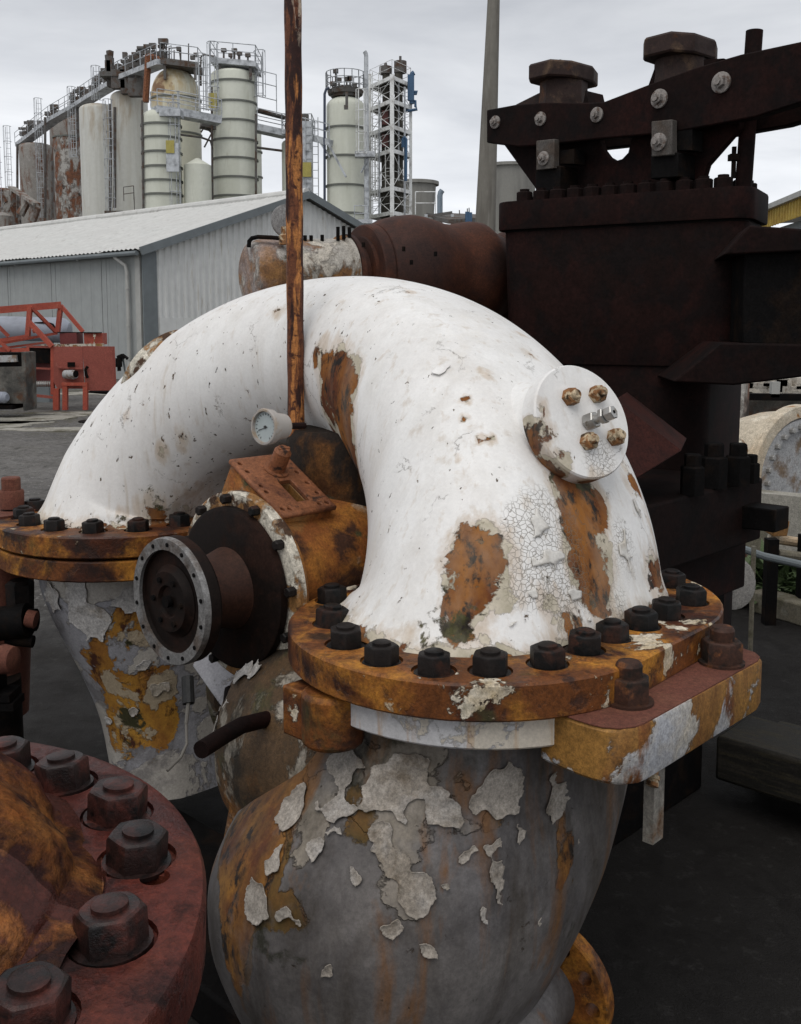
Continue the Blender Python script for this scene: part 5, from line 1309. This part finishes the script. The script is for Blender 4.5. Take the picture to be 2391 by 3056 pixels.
mb = MB(); ladder(mb, P(775, 290, 79.5), P(775, 155, 79.5).z, X_, -Y_ + X_ * .3); ladder(mb, P(640, 330, 78.3), P(640, 130, 78.3).z, X_, -Y_); t9.part('caged_ladder', mb, m_galv, ang=0)
mb = MB()
for (px, py) in ((668, 150), (700, 150), (715, 160), (740, 165), (690, 165)): mb.tube(P(px, 188, 80), P(px, py, 80), .08, n=6).box(P(px, py, 80), (.4, .3, .25))
mb.path([P(700, 188, 80), P(700, 160, 80), P(712, 160, 80), P(712, 188, 80)], .06, 6); t9.part('roof_fittings', mb, m_galvd, ang=0)
mb = MB().box(P(635, 300, 77.9), (.6, .05, 1.1)); t9.part('yellow_sign', mb, m_yel)
t9.part('drain_pipe', MB().tube(P(632, 260, 78.6), P(635, 660, 78.6), .09, n=6), m_galvd)
t9.part('drain_pipe', MB().tube(P(764, 340, 78.6), P(764, 660, 78.6), .09, n=6), m_galvd)
t6 = s6[0]
platform(t6, 490, 600, 184, 84, 2.5, .45, m=m_galvd, legs=(500, 590), dy=14)
mb = MB().tube(P(435, 305, 86), P(443, 165, 86), .28, n=8).path([P(443, 168, 86), P(470, 172, 86), P(482, 185, 86)], .25, 8); t6.part('rusty_duct', mb, m_platebrown)
mb = MB()
for (px, py) in ((462, 140), (497, 118), (563, 130), (520, 150), (540, 150)): mb.tube(P(px, 186, 84), P(px, py, 84), .05, n=4)
for (px, py) in ((474, 160), (483, 154), (534, 146), (585, 164), (575, 172)): mb.box(P(px, py, 84), (.35, .3, .3))
mb.path([P(505, 186, 84), P(505, 144, 84), P(535, 142, 84), P(540, 186, 84)], .07, 6)
mb.path([P(598, 240, 83), P(600, 170, 83), P(606, 163, 83), P(640, 168, 82)], .07, 6); t6.part('roof_fittings', mb, m_galvd, ang=0)
mb = MB(); ladder(mb, P(606, 330, 82), P(606, 165, 82).z, X_, -Y_); ladder(mb, P(618, 330, 82), P(618, 190, 82).z, X_, -Y_, cage=False); t6.part('caged_ladder', mb, m_galv, ang=0)
mb = MB(); ladder(mb, P(528, 640, 75.2), P(528, 310, 75.2).z, X_, -Y_); s7[0].part('caged_ladder', mb, m_galv, ang=0)
mb = MB().box(P(508, 438, 74.2), (.6, .05, .9)); s7[0].part('yellow_sign', mb, m_yel)
mb = MB().box(P(512, 340, 75), (1.5, 1.2, .5)).box(P(515, 470, 74.3), (.9, .1, 2.0)); s7[0].part('roof_fittings', mb, m_galv)
s7[0].part('drain_pipe', MB().tube(P(424, 300, 75), P(429, 660, 75), .09, n=6), m_galvd)
mb = MB().box(P(515, 640, 74.6), (1.7, 1.0, .35)); s7[0].part('landing', mb, m_galvd)
# catwalk 2 from the banded silo to the tall one
cw = T('catwalk', 'grey railed catwalk bridging the banded silo and the tallest silo', 'catwalk', tuple((P(580, 340, 77).x, 77, 0)), 'catwalks between the silos')
def bridge(t, p0, p1, wdt=1.2, th=.5, m=m_galv, rails=True):
    d_ = (p1 - p0); dd = d_.normalized(); u = Z.cross(dd).normalized()
    o = t.part('girder', MB().beam(p0 - Z * th / 2, p1 - Z * th / 2, wdt, th), m)
    if rails:
        mb = MB(); railing(mb, [p0 + u * wdt / 2, p1 + u * wdt / 2]); railing(mb, [p0 - u * wdt / 2, p1 - u * wdt / 2]); t.sub('railing', mb, m_galv, o, ang=0)
    return o
bridge(cw, P(460, 318, 75), P(525, 326, 76)); bridge(cw, P(525, 325, 76), P(655, 350, 77.5), th=.55); bridge(cw, P(600, 352, 79), P(660, 368, 79.5), th=.7, m=m_galvd, rails=False)
cw.part('pipes', MB().path([P(538, 402, 76), P(600, 410, 77), P(628, 420, 78), P(634, 440, 78)], .08, 6).path([P(600, 395, 79), P(612, 378, 79), P(632, 398, 79), P(610, 440, 79)], .07, 5), m_galvd, ang=0)
cw3 = T('catwalk', 'railed catwalk running from the tallest silo to the rusty rod', 'catwalk', (P(800, 390, 80).x, 80, 0), 'catwalks between the silos')
bridge(cw3, P(762, 372, 80), P(852, 392, 81), th=.5); mb = MB(); railing(mb, [P(770, 372, 79.5) + Z * 0, P(820, 340, 79.5) - Z * 2.0]); 
cw3.part('stair', MB().beam(P(768, 330, 80), P(852, 352, 81), .8, .15), m_galvd)
mb = MB(); railing(mb, [P(768, 328, 79.6), P(826, 342, 79.6)], h=3.0, step=1.6, rails=(1, .7, .35)); cw3.part('railing', mb, m_galv, ang=0)
cw3.part('pipe', MB().tube(P(764, 440, 80), P(842, 450, 81), .10, n=6), m_galvd)
cw4 = T('catwalk', 'short railed catwalk reaching the silo right of the rod', 'catwalk', (P(950, 400, 81).x, 81, 0), 'catwalks between the silos')
bridge(cw4, P(905, 396, 81.5), P(1000, 420, 79), th=.45); platform(cw4, 848, 935, 396, 81.5, 3.0, .35)
cw4.part('strut', MB().beam(P(944, 405, 79.5), P(985, 470, 79), .13, .13).beam(P(972, 414, 78.4), P(1033, 528, 77.6), .13, .13), m_galv)
mb = MB(); ladder(mb, P(942, 660, 80), P(942, 350, 80).z, X_, -Y_, cage=False); ladder(mb, P(924, 650, 79.5), P(924, 350, 79.5).z, X_, -Y_, cage=False); cw4.part('ladder', mb, m_galv, ang=0)
mb = MB().box(P(916, 506, 79.4), (.7, .05, 1.1)); cw4.part('yellow_sign', mb, m_yel)
mb = MB().box(P(917, 470, 79.6), (.9, .1, 5.5)); cw4.part('back_panel', mb, m_galv)
mb = MB()
for (px, py) in ((860, 378), (868, 370), (880, 372), (890, 366), (912, 352)): mb.box(P(px, py, 81), (.5, .4, .5)).tube(P(px, 398, 81), P(px, py, 81), .07, n=5)
cw4.part('valves', mb, m_galvd, ang=0)
# long catwalk over the receding row
cw1 = T('catwalk', 'long rusty railed catwalk over the receding row of silos', 'catwalk', (P(250, 330, 102).x, 102, 0), 'catwalks between the silos')
pts = [(490, 178, 83), (440, 198, 88), (372, 225, 92), (300, 268, 100), (228, 314, 107), (160, 352, 113), (60, 428, 120)]
pw = [P(*a) for a in pts]
for a, b in zip(pw[:-1], pw[1:]): bridge(cw1, a, b, wdt=1.2, th=.42, m=m_galv)
pt0 = P(372, 225, 92); o = cw1.part('machine_deck', MB().box(P(372, 232, 93), (3.6, 3, .4)), m_galvd)
mb = MB()
for k in range(70):
    f = random.random() * 5.99; i = int(f); q = pw[i] + (pw[i + 1] - pw[i]) * (f - i); hgt = random.uniform(.3, 1.7)
    mb.tube(q, q + Z * hgt, .07, n=5); mb.box(q + Z * hgt, (random.uniform(.3, .9), .4, random.uniform(.2, .6)))
for (px, py, y, hh, ww) in ((355, 238, 92, 1.6, 1.2), (378, 240, 92, 2.4, .9), (395, 250, 91, 1.8, 1.1), (410, 262, 90, 1.5, 1.4), (330, 215, 93, 2.6, .5), (325, 200, 93, 1.0, .5)):
    mb.box(P(px, py, y), (ww, .8, hh)).lathe([(0, .3), (.5, .35), (.6, .1)], P(px, py, y) + Z * hh / 2, Z, 8)
cw1.part('valve_gear', mb, m_galvd, ang=0)
for (px, y0, y1, yy) in ((30, 560, 378, 121), (128, 650, 296, 113), (222, 470, 262, 106), (290, 300, 200, 99), (334, 650, 300, 91)):
    mb = MB(); ladder(mb, P(px, y0, yy), P(px, y1, yy).z, X_, -Y_); cw1.part('caged_ladder', mb, m_galv, ang=0)
mb = MB()
for (px, ya, yb, yy) in ((52, 430, 650, 118), (135, 350, 650, 112), (156, 480, 650, 109), (232, 310, 420, 106), (262, 430, 660, 108), (268, 440, 660, 106), (330, 310, 640, 92), (343, 320, 620, 91)): mb.tube(P(px, ya, yy), P(px, yb, yy), .14, n=6)
cw1.part('risers', mb, m_galvd)
mb = MB().box(P(345, 638, 90), (1.6, 1.2, .4)).box(P(148, 680, 105), (1.6, 1.2, .4)); cw1.part('landing', mb, m_galvd)
mb = MB(); railing(mb, [P(370, 600, 90), P(400, 596, 90), P(402, 640, 90) - Z * 0], h=1.2); cw1.part('landing_rail', mb, m_galvd, ang=0)
mb = MB().beam(P(35, 560, 112), P(110, 610, 108), .8, .3).path([P(60, 640, 110), P(85, 600, 110), P(110, 625, 110), P(95, 660, 110)], .5, 8).lathe([(0, 1.2), (1.6, 1.2), (2.0, .4)], P(10, 690, 112), Z, 16); s1[0].part('broken_duct', mb, m_gsilo)
mb = MB(); ladder(mb, P(0, 620, 120), P(0, 440, 120).z, X_, -Y_); s1[0].part('caged_ladder', mb, m_galv, ang=0)
# roof gear of the silo right of the rod
t11 = s11[0]
c11, r11 = s11[1], s11[2]
mb = MB(); ring = [V((c11.x, c11.y, P(1030, 272, 80).z)) + X_ * math.cos(a) * r11 * 1.02 + Y_ * math.sin(a) * r11 * 1.02 for a in [2 * math.pi * k / 16 for k in range(16)]]
o = t11.part('roof_deck', MB().lathe([(-.3, r11 * .9), (0, r11 * .95)], V((c11.x, c11.y, P(1030, 272, 80).z)), Z, 24), m_galvd)
railing(mb, ring, h=1.35, closed=True, rails=(1, .6, .25)); t11.sub('railing', mb, m_galv, o, ang=0)
t11.part('roof_legs', MB().lathe([(0, r11 * .75), (.7, r11 * .75)], V((c11.x, c11.y, P(1030, 292, 80).z)), Z, 12), m_galvd)
mb = MB()
for (px, py) in ((1002, 212), (1012, 240), (1035, 236), (1045, 234), (1058, 256), (993, 250)): mb.tube(P(px, 274, 79), P(px, py, 79), .07, n=5).box(P(px, py, 79), (.4, .3, .3))
mb.tube(P(1035, 275, 77.5), P(1035, 320, 77.4), .12, n=6).box(P(1033, 320, 77.4), (.3, .2, .3)); t11.part('roof_fittings', mb, m_galvd, ang=0)
t11.part('drain_pipe', MB().path([P(984, 262, 79), P(974, 266, 79), P(969, 280, 79), P(969, 660, 79)], .11, 6), layered('navy_pipe', (.05, .06, .09), []))
mb = MB().box(P(1090, 462, 77.6), (1.5, .9, .4)).beam(P(1100, 470, 77.6), P(1078, 515, 78), .1, .1); t11.part('landing', mb, m_galv)
mb = MB().box(P(1080, 662, 77.6), (1.6, .9, .3)); railing(mb, [P(1058, 660, 77), P(1100, 660, 77)]); t11.part('landing', mb, m_galv, ang=0)
mb = MB(); ladder(mb, P(1080, 460, 77.5), P(1080, 270, 77.5).z, X_, -Y_); t11.part('caged_ladder', mb, m_whts, ang=0)
q = P(1093, 400, 78); o = MB().path([V((q.x, 78, 0)), P(1093, 166, 78), P(1091, 158, 78), P(1088, 154, 78)], [.22, .16, .16, .16], 8).build('vent_stack', m_galv, None, (q.x, q.y, 0)); tag(o, 'thin grey vent stack with a bent tip between silo and lattice tower', 'vent pipe')

# ------------------------------------------------------------------ lattice tower with two dark columns
YT = 82
tt = T('lattice_tower', 'white steel lattice tower around two dark process columns', 'tower', (P(1170, 600, YT).x, YT, 0))
Lp, Fp, Rp = 1104, 1170, 1226
def tw(px, py, yy): return P(px, py, yy)
cor = [(1104, YT + 1.6), (1170, YT - 1.6), (1226, YT + 1.0), (1160, YT + 4.2)]
for (px, yy), nm in zip(cor, 'abcd'):
    a = P(px, 222, yy); mb = MB().box(V((a.x, yy, a.z / 2)), (.32 if nm == 'b' else .24, .28, a.z)); tt.part('post', mb, m_whts)
lev = [231, 301, 378, 449, 561, 635]
for i, ly in enumerate(lev):
    z = P(1170, ly, YT - 1.6).z
    cs = [V((P(px, ly, yy).x, yy, z)) for px, yy in cor]
    mb = MB()
    for a, b in zip(cs, cs[1:] + cs[:1]): mb.beam(a, b, .14, .30)
    o = tt.part('floor_frame', mb, m_whts)
    mb = MB().prism([c + Z * .1 for c in cs], Z * .06); tt.sub('deck', mb, m_galvd, o)
    mb = railing(MB(), [c + Z * .2 for c in cs], closed=True, r=.02); tt.sub('railing', mb, m_whts, o, ang=0)
    if i < len(lev) - 1:
        z2 = P(1170, lev[i + 1], YT - 1.6).z; mb = MB()
        for a, b in zip(cs[:2], cs[1:3]):
            a2 = V((a.x, a.y, z2)); b2 = V((b.x, b.y, z2))
            mb.tube(a, b2, .035, n=4); mb.tube(b, a2, .035, n=4)
        tt.part('bracing', mb, m_whts, ang=0)
m_col = layered('dark_column', (.085, .078, .062), [dict(col=(.055, .05, .04), scale=1, th=.53, soft=.08), dict(col=(.15, .14, .11), scale=2, th=.62, soft=.05)], rough=.7)
def column(px0, px1, top, yy, mids):
    c = P((px0 + px1) / 2, 500, yy); r = M((px1 - px0) / 2, yy); prof = [(0, r * 1.45)]
    for (py, f) in mids: prof.append((P(px0, py, yy).z, r * f))
    prof.append((P(px0, top, yy).z, r)); prof.append((P(px0, top - 4, yy).z, r * .7))
    tt.part('column', MB().lathe(prof, V((c.x, yy, 0)), Z, 24), m_col, ang=30)
column(1142, 1163, 216, YT + 1.2, [(640, 1.45), (560, 1.45), (555, 1.3), (420, 1.3), (310, 1.3), (306, 1.0)])
column(1178, 1202, 208, YT + .8, [(640, 1.2), (560, 1.2), (555, 1.12), (310, 1.08), (306, 1.0)])
mb = MB().lathe([(0, .5), (.6, .5), (.7, .15), (.9, .1)], P(1151, 222, YT + 1.2), Z, 12).lathe([(0, .5), (.9, .5), (1., .1), (1.3, .1)], P(1195, 218, YT + .8), Z, 12); tt.part('column_heads', mb, m_galvd)
mb = MB().path([P(1236, 217, YT + .6), P(1231, 220, YT + .6), P(1229, 228, YT + .6), P(1229, 310, YT + .6)], .20, 8).box(P(1226, 262, YT + .5), (.5, .3, 2.0))
mb.path([P(1229, 274, YT + .6), P(1246, 274, YT + .6), P(1243, 280, YT + .6), P(1229, 280, YT + .6)], .11, 6).path([P(1229, 300, YT + .6), P(1240, 302, YT + .6), P(1240, 318, YT + .6), P(1245, 326, YT + .6), P(1208, 333, YT + .6)], .12, 6)
mb.path([P(1203, 440, YT - .6), P(1203, 415, YT - .6), P(1207, 410, YT - .6), P(1212, 415, YT - .6), P(1211, 540, YT - .6)], .14, 6); tt.part('blue_pipework', mb, m_blue)
mb = MB().box(P(1150, 352, YT + .2), (.5, .4, 1.1)).box(P(1150, 420, YT + .2), (.5, .4, 1.0)); tt.part('red_equipment', mb, layered('dull_red_eq', (.12, .045, .04), []))
mb = MB(); ladder(mb, P(1122, 640, YT + .4), P(1122, 215, YT + .4).z, X_, -Y_, cage=False); ladder(mb, P(1112, 600, YT - .2), P(1112, 400, YT - .2).z, X_, -Y_); ladder(mb, P(1160, 560, YT - .8), P(1160, 440, YT - .8).z, X_, -Y_, cage=False); tt.part('ladder', mb, m_whts, ang=0)
mb = MB().tube(P(1132, 640, YT), P(1132, 300, YT), .09, n=6).tube(P(1190, 540, YT - .4), P(1190, 240, YT - .4), .07, n=6).tube(P(1208, 640, YT), P(1208, 260, YT), .09, n=6); tt.part('risers', mb, m_galv, ang=0)

# ------------------------------------------------------------------ cooling towers, mast, gantry
m_cool = layered('cooling_concrete', (.23, .225, .205), [dict(col=(.18, .175, .16), scale=.25, th=.54, soft=.1, st=(2, 2, .3))], rough=.85, var=.06)
def cooling(label, xc, half, ytop, y):
    c = P(xc, ytop, y); r = M(half, y); zt = c.z
    t = T('cooling_tower', label, 'cooling tower', (c.x, y, 0), 'cooling towers behind the plant')
    zs = [0, .25, .45, .6, .72, .85, 1.]; rs = [1.35, 1.1, .93, .88, .87, .92, 1.]
    t.part('shell', MB().lathe([(zt * a, r * b) for a, b in zip(zs, rs)], V((c.x, y, 0)), Z, 64, caps=False), m_cool, ang=0).data.shade_smooth()
    t.part('rim', MB().lathe([(zt - .5, r + .05), (zt - .5, r + .5), (zt + .1, r + .5), (zt + .1, r - .3)], V((c.x, y, 0)), Z, 64, caps=False), m_cool)
cooling('squat grey cooling tower right of the lattice tower', 1240, 61, 545, 190)
cooling('grey cooling tower half hidden by the tapered mast', 1520, 82, 497, 210)
mt = P(1475, -40, 38); mbp = P(1447, 720, 38)
m_mast = layered('mast_concrete', (.155, .145, .125), [dict(col=(.115, .105, .09), scale=1.2, th=.53, soft=.08, st=(3, 3, .3)), dict(col=(.20, .19, .17), scale=3, th=.62, soft=.05, amt=.6, st=(3, 3, .3))], rough=.8)
dirm = (mt - mbp).normalized(); foot_ = mbp - dirm * (mbp.z / dirm.z)
rT, rB = M(17, 38), M(31, 38); Lm = (mt - mbp).length; Lf = (mt - foot_).length
o = MB().lathe([(0, rT + (rB - rT) * Lf / Lm), (Lf, rT), (Lf + 6, rT * .7)], foot_, dirm, 32).build('tapered_mast', m_mast, None, foot_); tag(o, 'tall tapered grey concrete mast rising past the top of the frame', 'mast')
gy = 60
gt = T('pipe_gantry', 'low dark steel gantry with posts left of the tapered mast', 'gantry', (P(1370, 650, gy).x, gy, 0))
gt.part('deck', MB().prism([P(1292, 645, gy), P(1350, 636, gy + 3), P(1445, 640, gy + 3), P(1440, 650, gy), P(1340, 655, gy - 1)], Z * -.25), m_galvd)
for (px, py, y) in ((1350, 640, gy), (1400, 644, gy + 1), (1442, 642, gy), (1272, 640, gy), (1280, 650, gy)): q = P(px, py, y); gt.part('post', MB().box(V((q.x, y, q.z / 2)), (.18, .18, q.z)), m_galv)
gt.part('blue_posts', MB().tube(V((P(1395, 640, gy).x, gy - .5, 0)), P(1395, 632, gy - .5), .13, n=8).tube(V((P(1403, 640, gy).x, gy - .5, 0)), P(1403, 634, gy - .5), .13, n=8), m_blue)
gt.part('side_beam', MB().beam(P(1272, 640, gy), P(1350, 655, gy), .15, .2).beam(P(1290, 643, gy), P(1350, 634, gy), .12, .15), m_galvd)
gt.part('railing', railing(MB(), [P(1240, 640, gy), P(1300, 640, gy)], h=1.3, r=.03), m_whts, ang=0)
gt.part('rods', MB().tube(P(1372, 640, gy), P(1371, 627, gy), .03, n=4).tube(P(1395, 640, gy), P(1395, 622, gy), .03, n=4).tube(P(1401, 640, gy), P(1400, 620, gy), .03, n=4), m_galvd)
q = P(1315, 600, 62); o = MB().path([V((q.x, 62, 0)), P(1313, 584, 62), P(1315, 575, 62), P(1320, 568, 62)], .17, 8).build('vent_pipe', layered('bluegrey_vent', (.17, .21, .25), []), None, (q.x, 62, 0)); tag(o, 'blue grey bent vent pipe above the low gantry', 'vent pipe')

# ------------------------------------------------------------------ right side distance: yellow clad shed, wall, rusty column
m_yclad = layered('yellow_cladding', (.42, .29, .055), [dict(col=(.34, .22, .05), scale=2, th=.55, soft=.08)], rough=.6)
ya, yb = P(2236, 648, 27), P(2470, 545, 21)
dY = V((yb.x - ya.x, yb.y - ya.y, 0)); LY = dY.length; dY.normalize(); nY = V((dY.y, -dY.x, 0))
if nY.x > 0: nY = -nY
ys_ = T('yellow_shed', 'shed with yellow corrugated eaves seen past the dark press', 'shed', (ya.x, ya.y, 0))
ez = (ya.z + yb.z) / 2
start = ya - dY * 2.5; LYS = LY + 7
mb = MB(); corr(mb, V((start.x, start.y, 0)), dY, lambda s: ez - .08, LYS, 60, .06, nY, ez - .48); ys_.part('yellow_cladding', mb, m_yclad, ang=20)
ys_.part('roof_edge', MB().beam(V((start.x, start.y, ez - .02)) + nY * .06, V((start.x, start.y, ez - .02)) + dY * LYS + nY * .06, .2, .12), m_pipew)
ys_.part('wall', MB().box(V((start.x, start.y, (ez - .5) / 2)) + dY * LYS / 2 - nY * .3, (LYS, .2, ez - .5), (dY, nY, Z)), m_trim)
ys_.part('roof', MB().prism([V((start.x, start.y, ez)), V((start.x, start.y, ez)) + dY * LYS, V((start.x, start.y, ez + .1)) + dY * LYS - nY * 3, V((start.x, start.y, ez + .1)) - nY * 3], Z * .08), m_roof)
q = P(2205, 900, 8.5)
o = MB().lathe([(0, .11), (q.z + .9, .11), (q.z + .92, .05)], V((q.x, 8.5, 0)), Z, 20).build('rusty_standpipe', m_rsilo, None, (q.x, 8.5, 0)); tag(o, 'white and rust standpipe in the gap right of the dark press', 'pipe')
q = P(2260, 1240, 9.0)
dk = T('dark_tank', 'dark stained rectangular tank with pale post behind the cream pump', 'tank', (q.x, 9.0, 0))
dk.part('body', MB().box(V((q.x + .4, 9.6, P(2260, 1195, 9.).z / 2)), (3.4, 1.0, P(2260, 1195, 9.).z)), m_cab, bevel=.01)
dk.part('top_rail', MB().beam(P(2090, 1182, 9.), P(2600, 1188, 9.), .1, .06), m_black)
dk.part('pale_post', MB().prism([P(2305, 1140, 8.95), P(2330, 1140, 8.95), P(2326, 1186, 8.95), P(2302, 1186, 8.95)], Y_ * .06), m_pipew)
mb = MB()
for k in range(14): mb.box(P(2120 + k * 26, 1150 + random.uniform(-10, 20), 9.6), (random.uniform(.05, .3), .2, random.uniform(.05, .25)))
dk.part('scrap_on_top', mb, m_drumw)
# low concrete wall, kerb, weeds and thin pipes below the cream pump
q = P(2330, 1790, 5.6)
kA, kB = PZ(2262, 1788, .06), PZ(2480, 1850, .06)
m_kerb = layered('kerb_concrete', (.13, .115, .085), [dict(col=(.09, .08, .05), scale=6, th=.54, soft=.06), dict(col=(.16, .15, .12), scale=12, th=.6, soft=.05)], rough=.85, bump=.4)
o = MB().beam(kA + Z * .0 - (kB - kA) * .8 * 0, kB, .14, .12).build('kerb', m_kerb, None, kA, bevel=.01); o['kind'] = 'structure'
wA, wB = PZ(2200, 1740, 0), PZ(2600, 1800, 0)
o = MB().beam(wA + Z * .26 + V((.1, .5, 0)), wB + Z * .26 + V((.1, .5, 0)), .15, .52).build('low_wall', m_conc, None, wA); tag(o, 'low grey concrete wall behind the weeds at the right edge', 'wall')
m_conc.name = 'broken_concrete'
pr = T('pipe_rack', 'thin pale and grey pipes with a rusty yellow bracket below the cream pump', 'pipes', (P(2320, 1650, 5.2).x, 5.2, 0))
pr.part('grey_pipe', MB().path([P(2200, 1632, 5.0), P(2280, 1660, 5.05), P(2460, 1700, 5.1)], .020, 10), m_trim)
pr.part('pale_pipe', MB().path([P(2320, 1652, 5.3), P(2470, 1672, 5.4)], .026, 10), m_kerb)
pr.part('ochre_pipe', MB().path([P(2295, 1606, 5.5), P(2340, 1612, 5.5), P(2470, 1632, 5.5)], .028, 10), m_cream)
pr.part('bracket', MB().prism([P(2305, 1570, 5.4), P(2340, 1550, 5.4), P(2358, 1556, 5.4), P(2350, 1600, 5.4), P(2308, 1602, 5.4)], V((0, .12, 0))), m_housing, bevel=.004)
pr.part('pale_post', MB().tube(P(2250, 1630, 4.7), V((P(2245, 1790, 4.7).x, 4.7, 0)), .012, n=8), m_kerb)
pr.part('supports', MB().box(V((P(2400, 1700, 5.4).x, 5.4, .22)), (.06, .06, .5)).box(V((P(2300, 1700, 5.3).x, 5.3, .22)), (.06, .06, .5)), m_black)
sb = T('scrap_casting', 'rusty round casting lying between the dark press foot and the kerb', 'scrap', (P(2220, 1760, 4.4).x, 4.4, 0))
q = PZ(2215, 1800, .0)
sb.part('flange', MB().lathe([(0, .17), (.05, .17), (.052, .12), (.25, .10), (.26, .15), (.30, .15)], V((q.x - .15, q.y, .0)), V((.1, .2, 1)), 20), m_barrel)
sb.part('drum', MB().lathe([(-.12, .11), (.12, .12), (.13, .10)], P(2140, 1735, 4.5), V((.3, -1, .2)), 20), m_gsilo)
# weeds: each clump its own plant
m_leaf = layered('weed_leaf', (.055, .085, .030), [dict(col=(.09, .115, .06), scale=12, th=.55, soft=.08)], rough=.6, jitter=True)
def weed(px, py, y, n, sc, seed):
    r2 = random.Random(seed); q = P(px, py, y); q.z = 0
    t = T('weed', ('bushy green weed growing against the low wall at right', 'medium weed nearest the right edge behind the kerb', 'smallest weed sprouting beside the rusty casting')[seed % 3], 'weed', q, 'weeds behind the kerb')
    mb = MB()
    for k in range(n):
        a = r2.uniform(0, 6.28); tilt = r2.uniform(.3, 1.2); l = sc * r2.uniform(.5, 1.); d_ = V((math.cos(a) * math.sin(tilt), math.sin(a) * math.sin(tilt), math.cos(tilt)))
        st = q + V((r2.uniform(-.1, .1), r2.uniform(-.08, .08), r2.uniform(0, .10))) * (sc / .2); u = d_.cross(Z).normalized(); w_ = l * .16
        m1 = st + d_ * l * .45 + Z * .01; tip = st + d_ * l - Z * l * .18
        mb.add([st, m1 - u * w_, m1 + Z * w_ * .3, m1 + u * w_, tip], [(0, 1, 2), (0, 2, 3), (1, 4, 2), (2, 4, 3)])
    t.part('leaves', mb, m_leaf, ang=0)
    t.part('stems', MB().tube(q, q + Z * sc * .6, .004, n=5).tube(q, q + V((.05, .02, sc * .5)), .004, n=5), m_leaf)
weed(2310, 1775, 5.75, 160, .30, 3); weed(2355, 1790, 5.7, 130, .24, 4); weed(2275, 1775, 5.8, 70, .18, 5)
# timbers lying on the ground
m_wood = layered('wet_old_timber', (.008, .007, .005), [dict(col=(.022, .018, .010), scale=10, th=.54, soft=.05, st=(.6, 6, 6)), dict(col=(.018, .015, .011), scale=8, th=.55, soft=.05, st=(.6, 7, 7))], rough=.7, bump=.7, dist=.004)
tA, tB = PZ(2185, 2222, .26), PZ(2400, 2285, .26)
td = (tB - tA); td.z = 0; td.normalize(); tn = V((-td.y, td.x, 0))
for i, (dz, off, nm) in enumerate(((.185, .0, 'weathered brown timber sleeper at the right edge of the yard'), (.078, .33, 'black wet timber sleeper lying behind the weathered one'))):
    o_t = bpy.data.objects
    mb = MB().box(V((0, 0, 0)), (1.7, .26, .15))
    o = mb.build('timber_sleeper', m_wood, None, (0, 0, 0), bevel=.012)
    o.location = tA + td * .78 + tn * (.16 + off) + Z * (dz - .26); o.rotation_euler = (0, 0, math.atan2(td.y, td.x) + i * .05)
    tag(o, nm, 'timber', 'timber sleepers')

# loose stones on the yard
m_stone = layered('yard_stone', (.15, .143, .135), [dict(col=(.12, .115, .11), scale=6, th=.5, soft=.1)], rough=.9)
mb = MB(); r2 = random.Random(3)
for k in range(5200):
    y = 5.5 + 14 * r2.random() ** 1.1; x = r2.uniform(-.62, -.02) * y * .75 - .2
    s_ = r2.uniform(.005, .016); a = r2.uniform(0, 6.28); c_, d_ = math.cos(a) * s_, math.sin(a) * s_
    mb.add([(x + c_, y + d_, -.002), (x - d_ * .8, y + c_ * .8, -.002), (x - c_, y - d_, -.002), (x + d_ * .9, y - c_ * .9, -.002), (x + c_ * .2, y + d_ * .2, s_ * r2.uniform(.5, 1.0))], [(0, 1, 4), (1, 2, 4), (2, 3, 4), (3, 0, 4)])
o = mb.build('gravel', m_stone, None, (0, 0, 0), ang=0); o['kind'] = 'stuff'
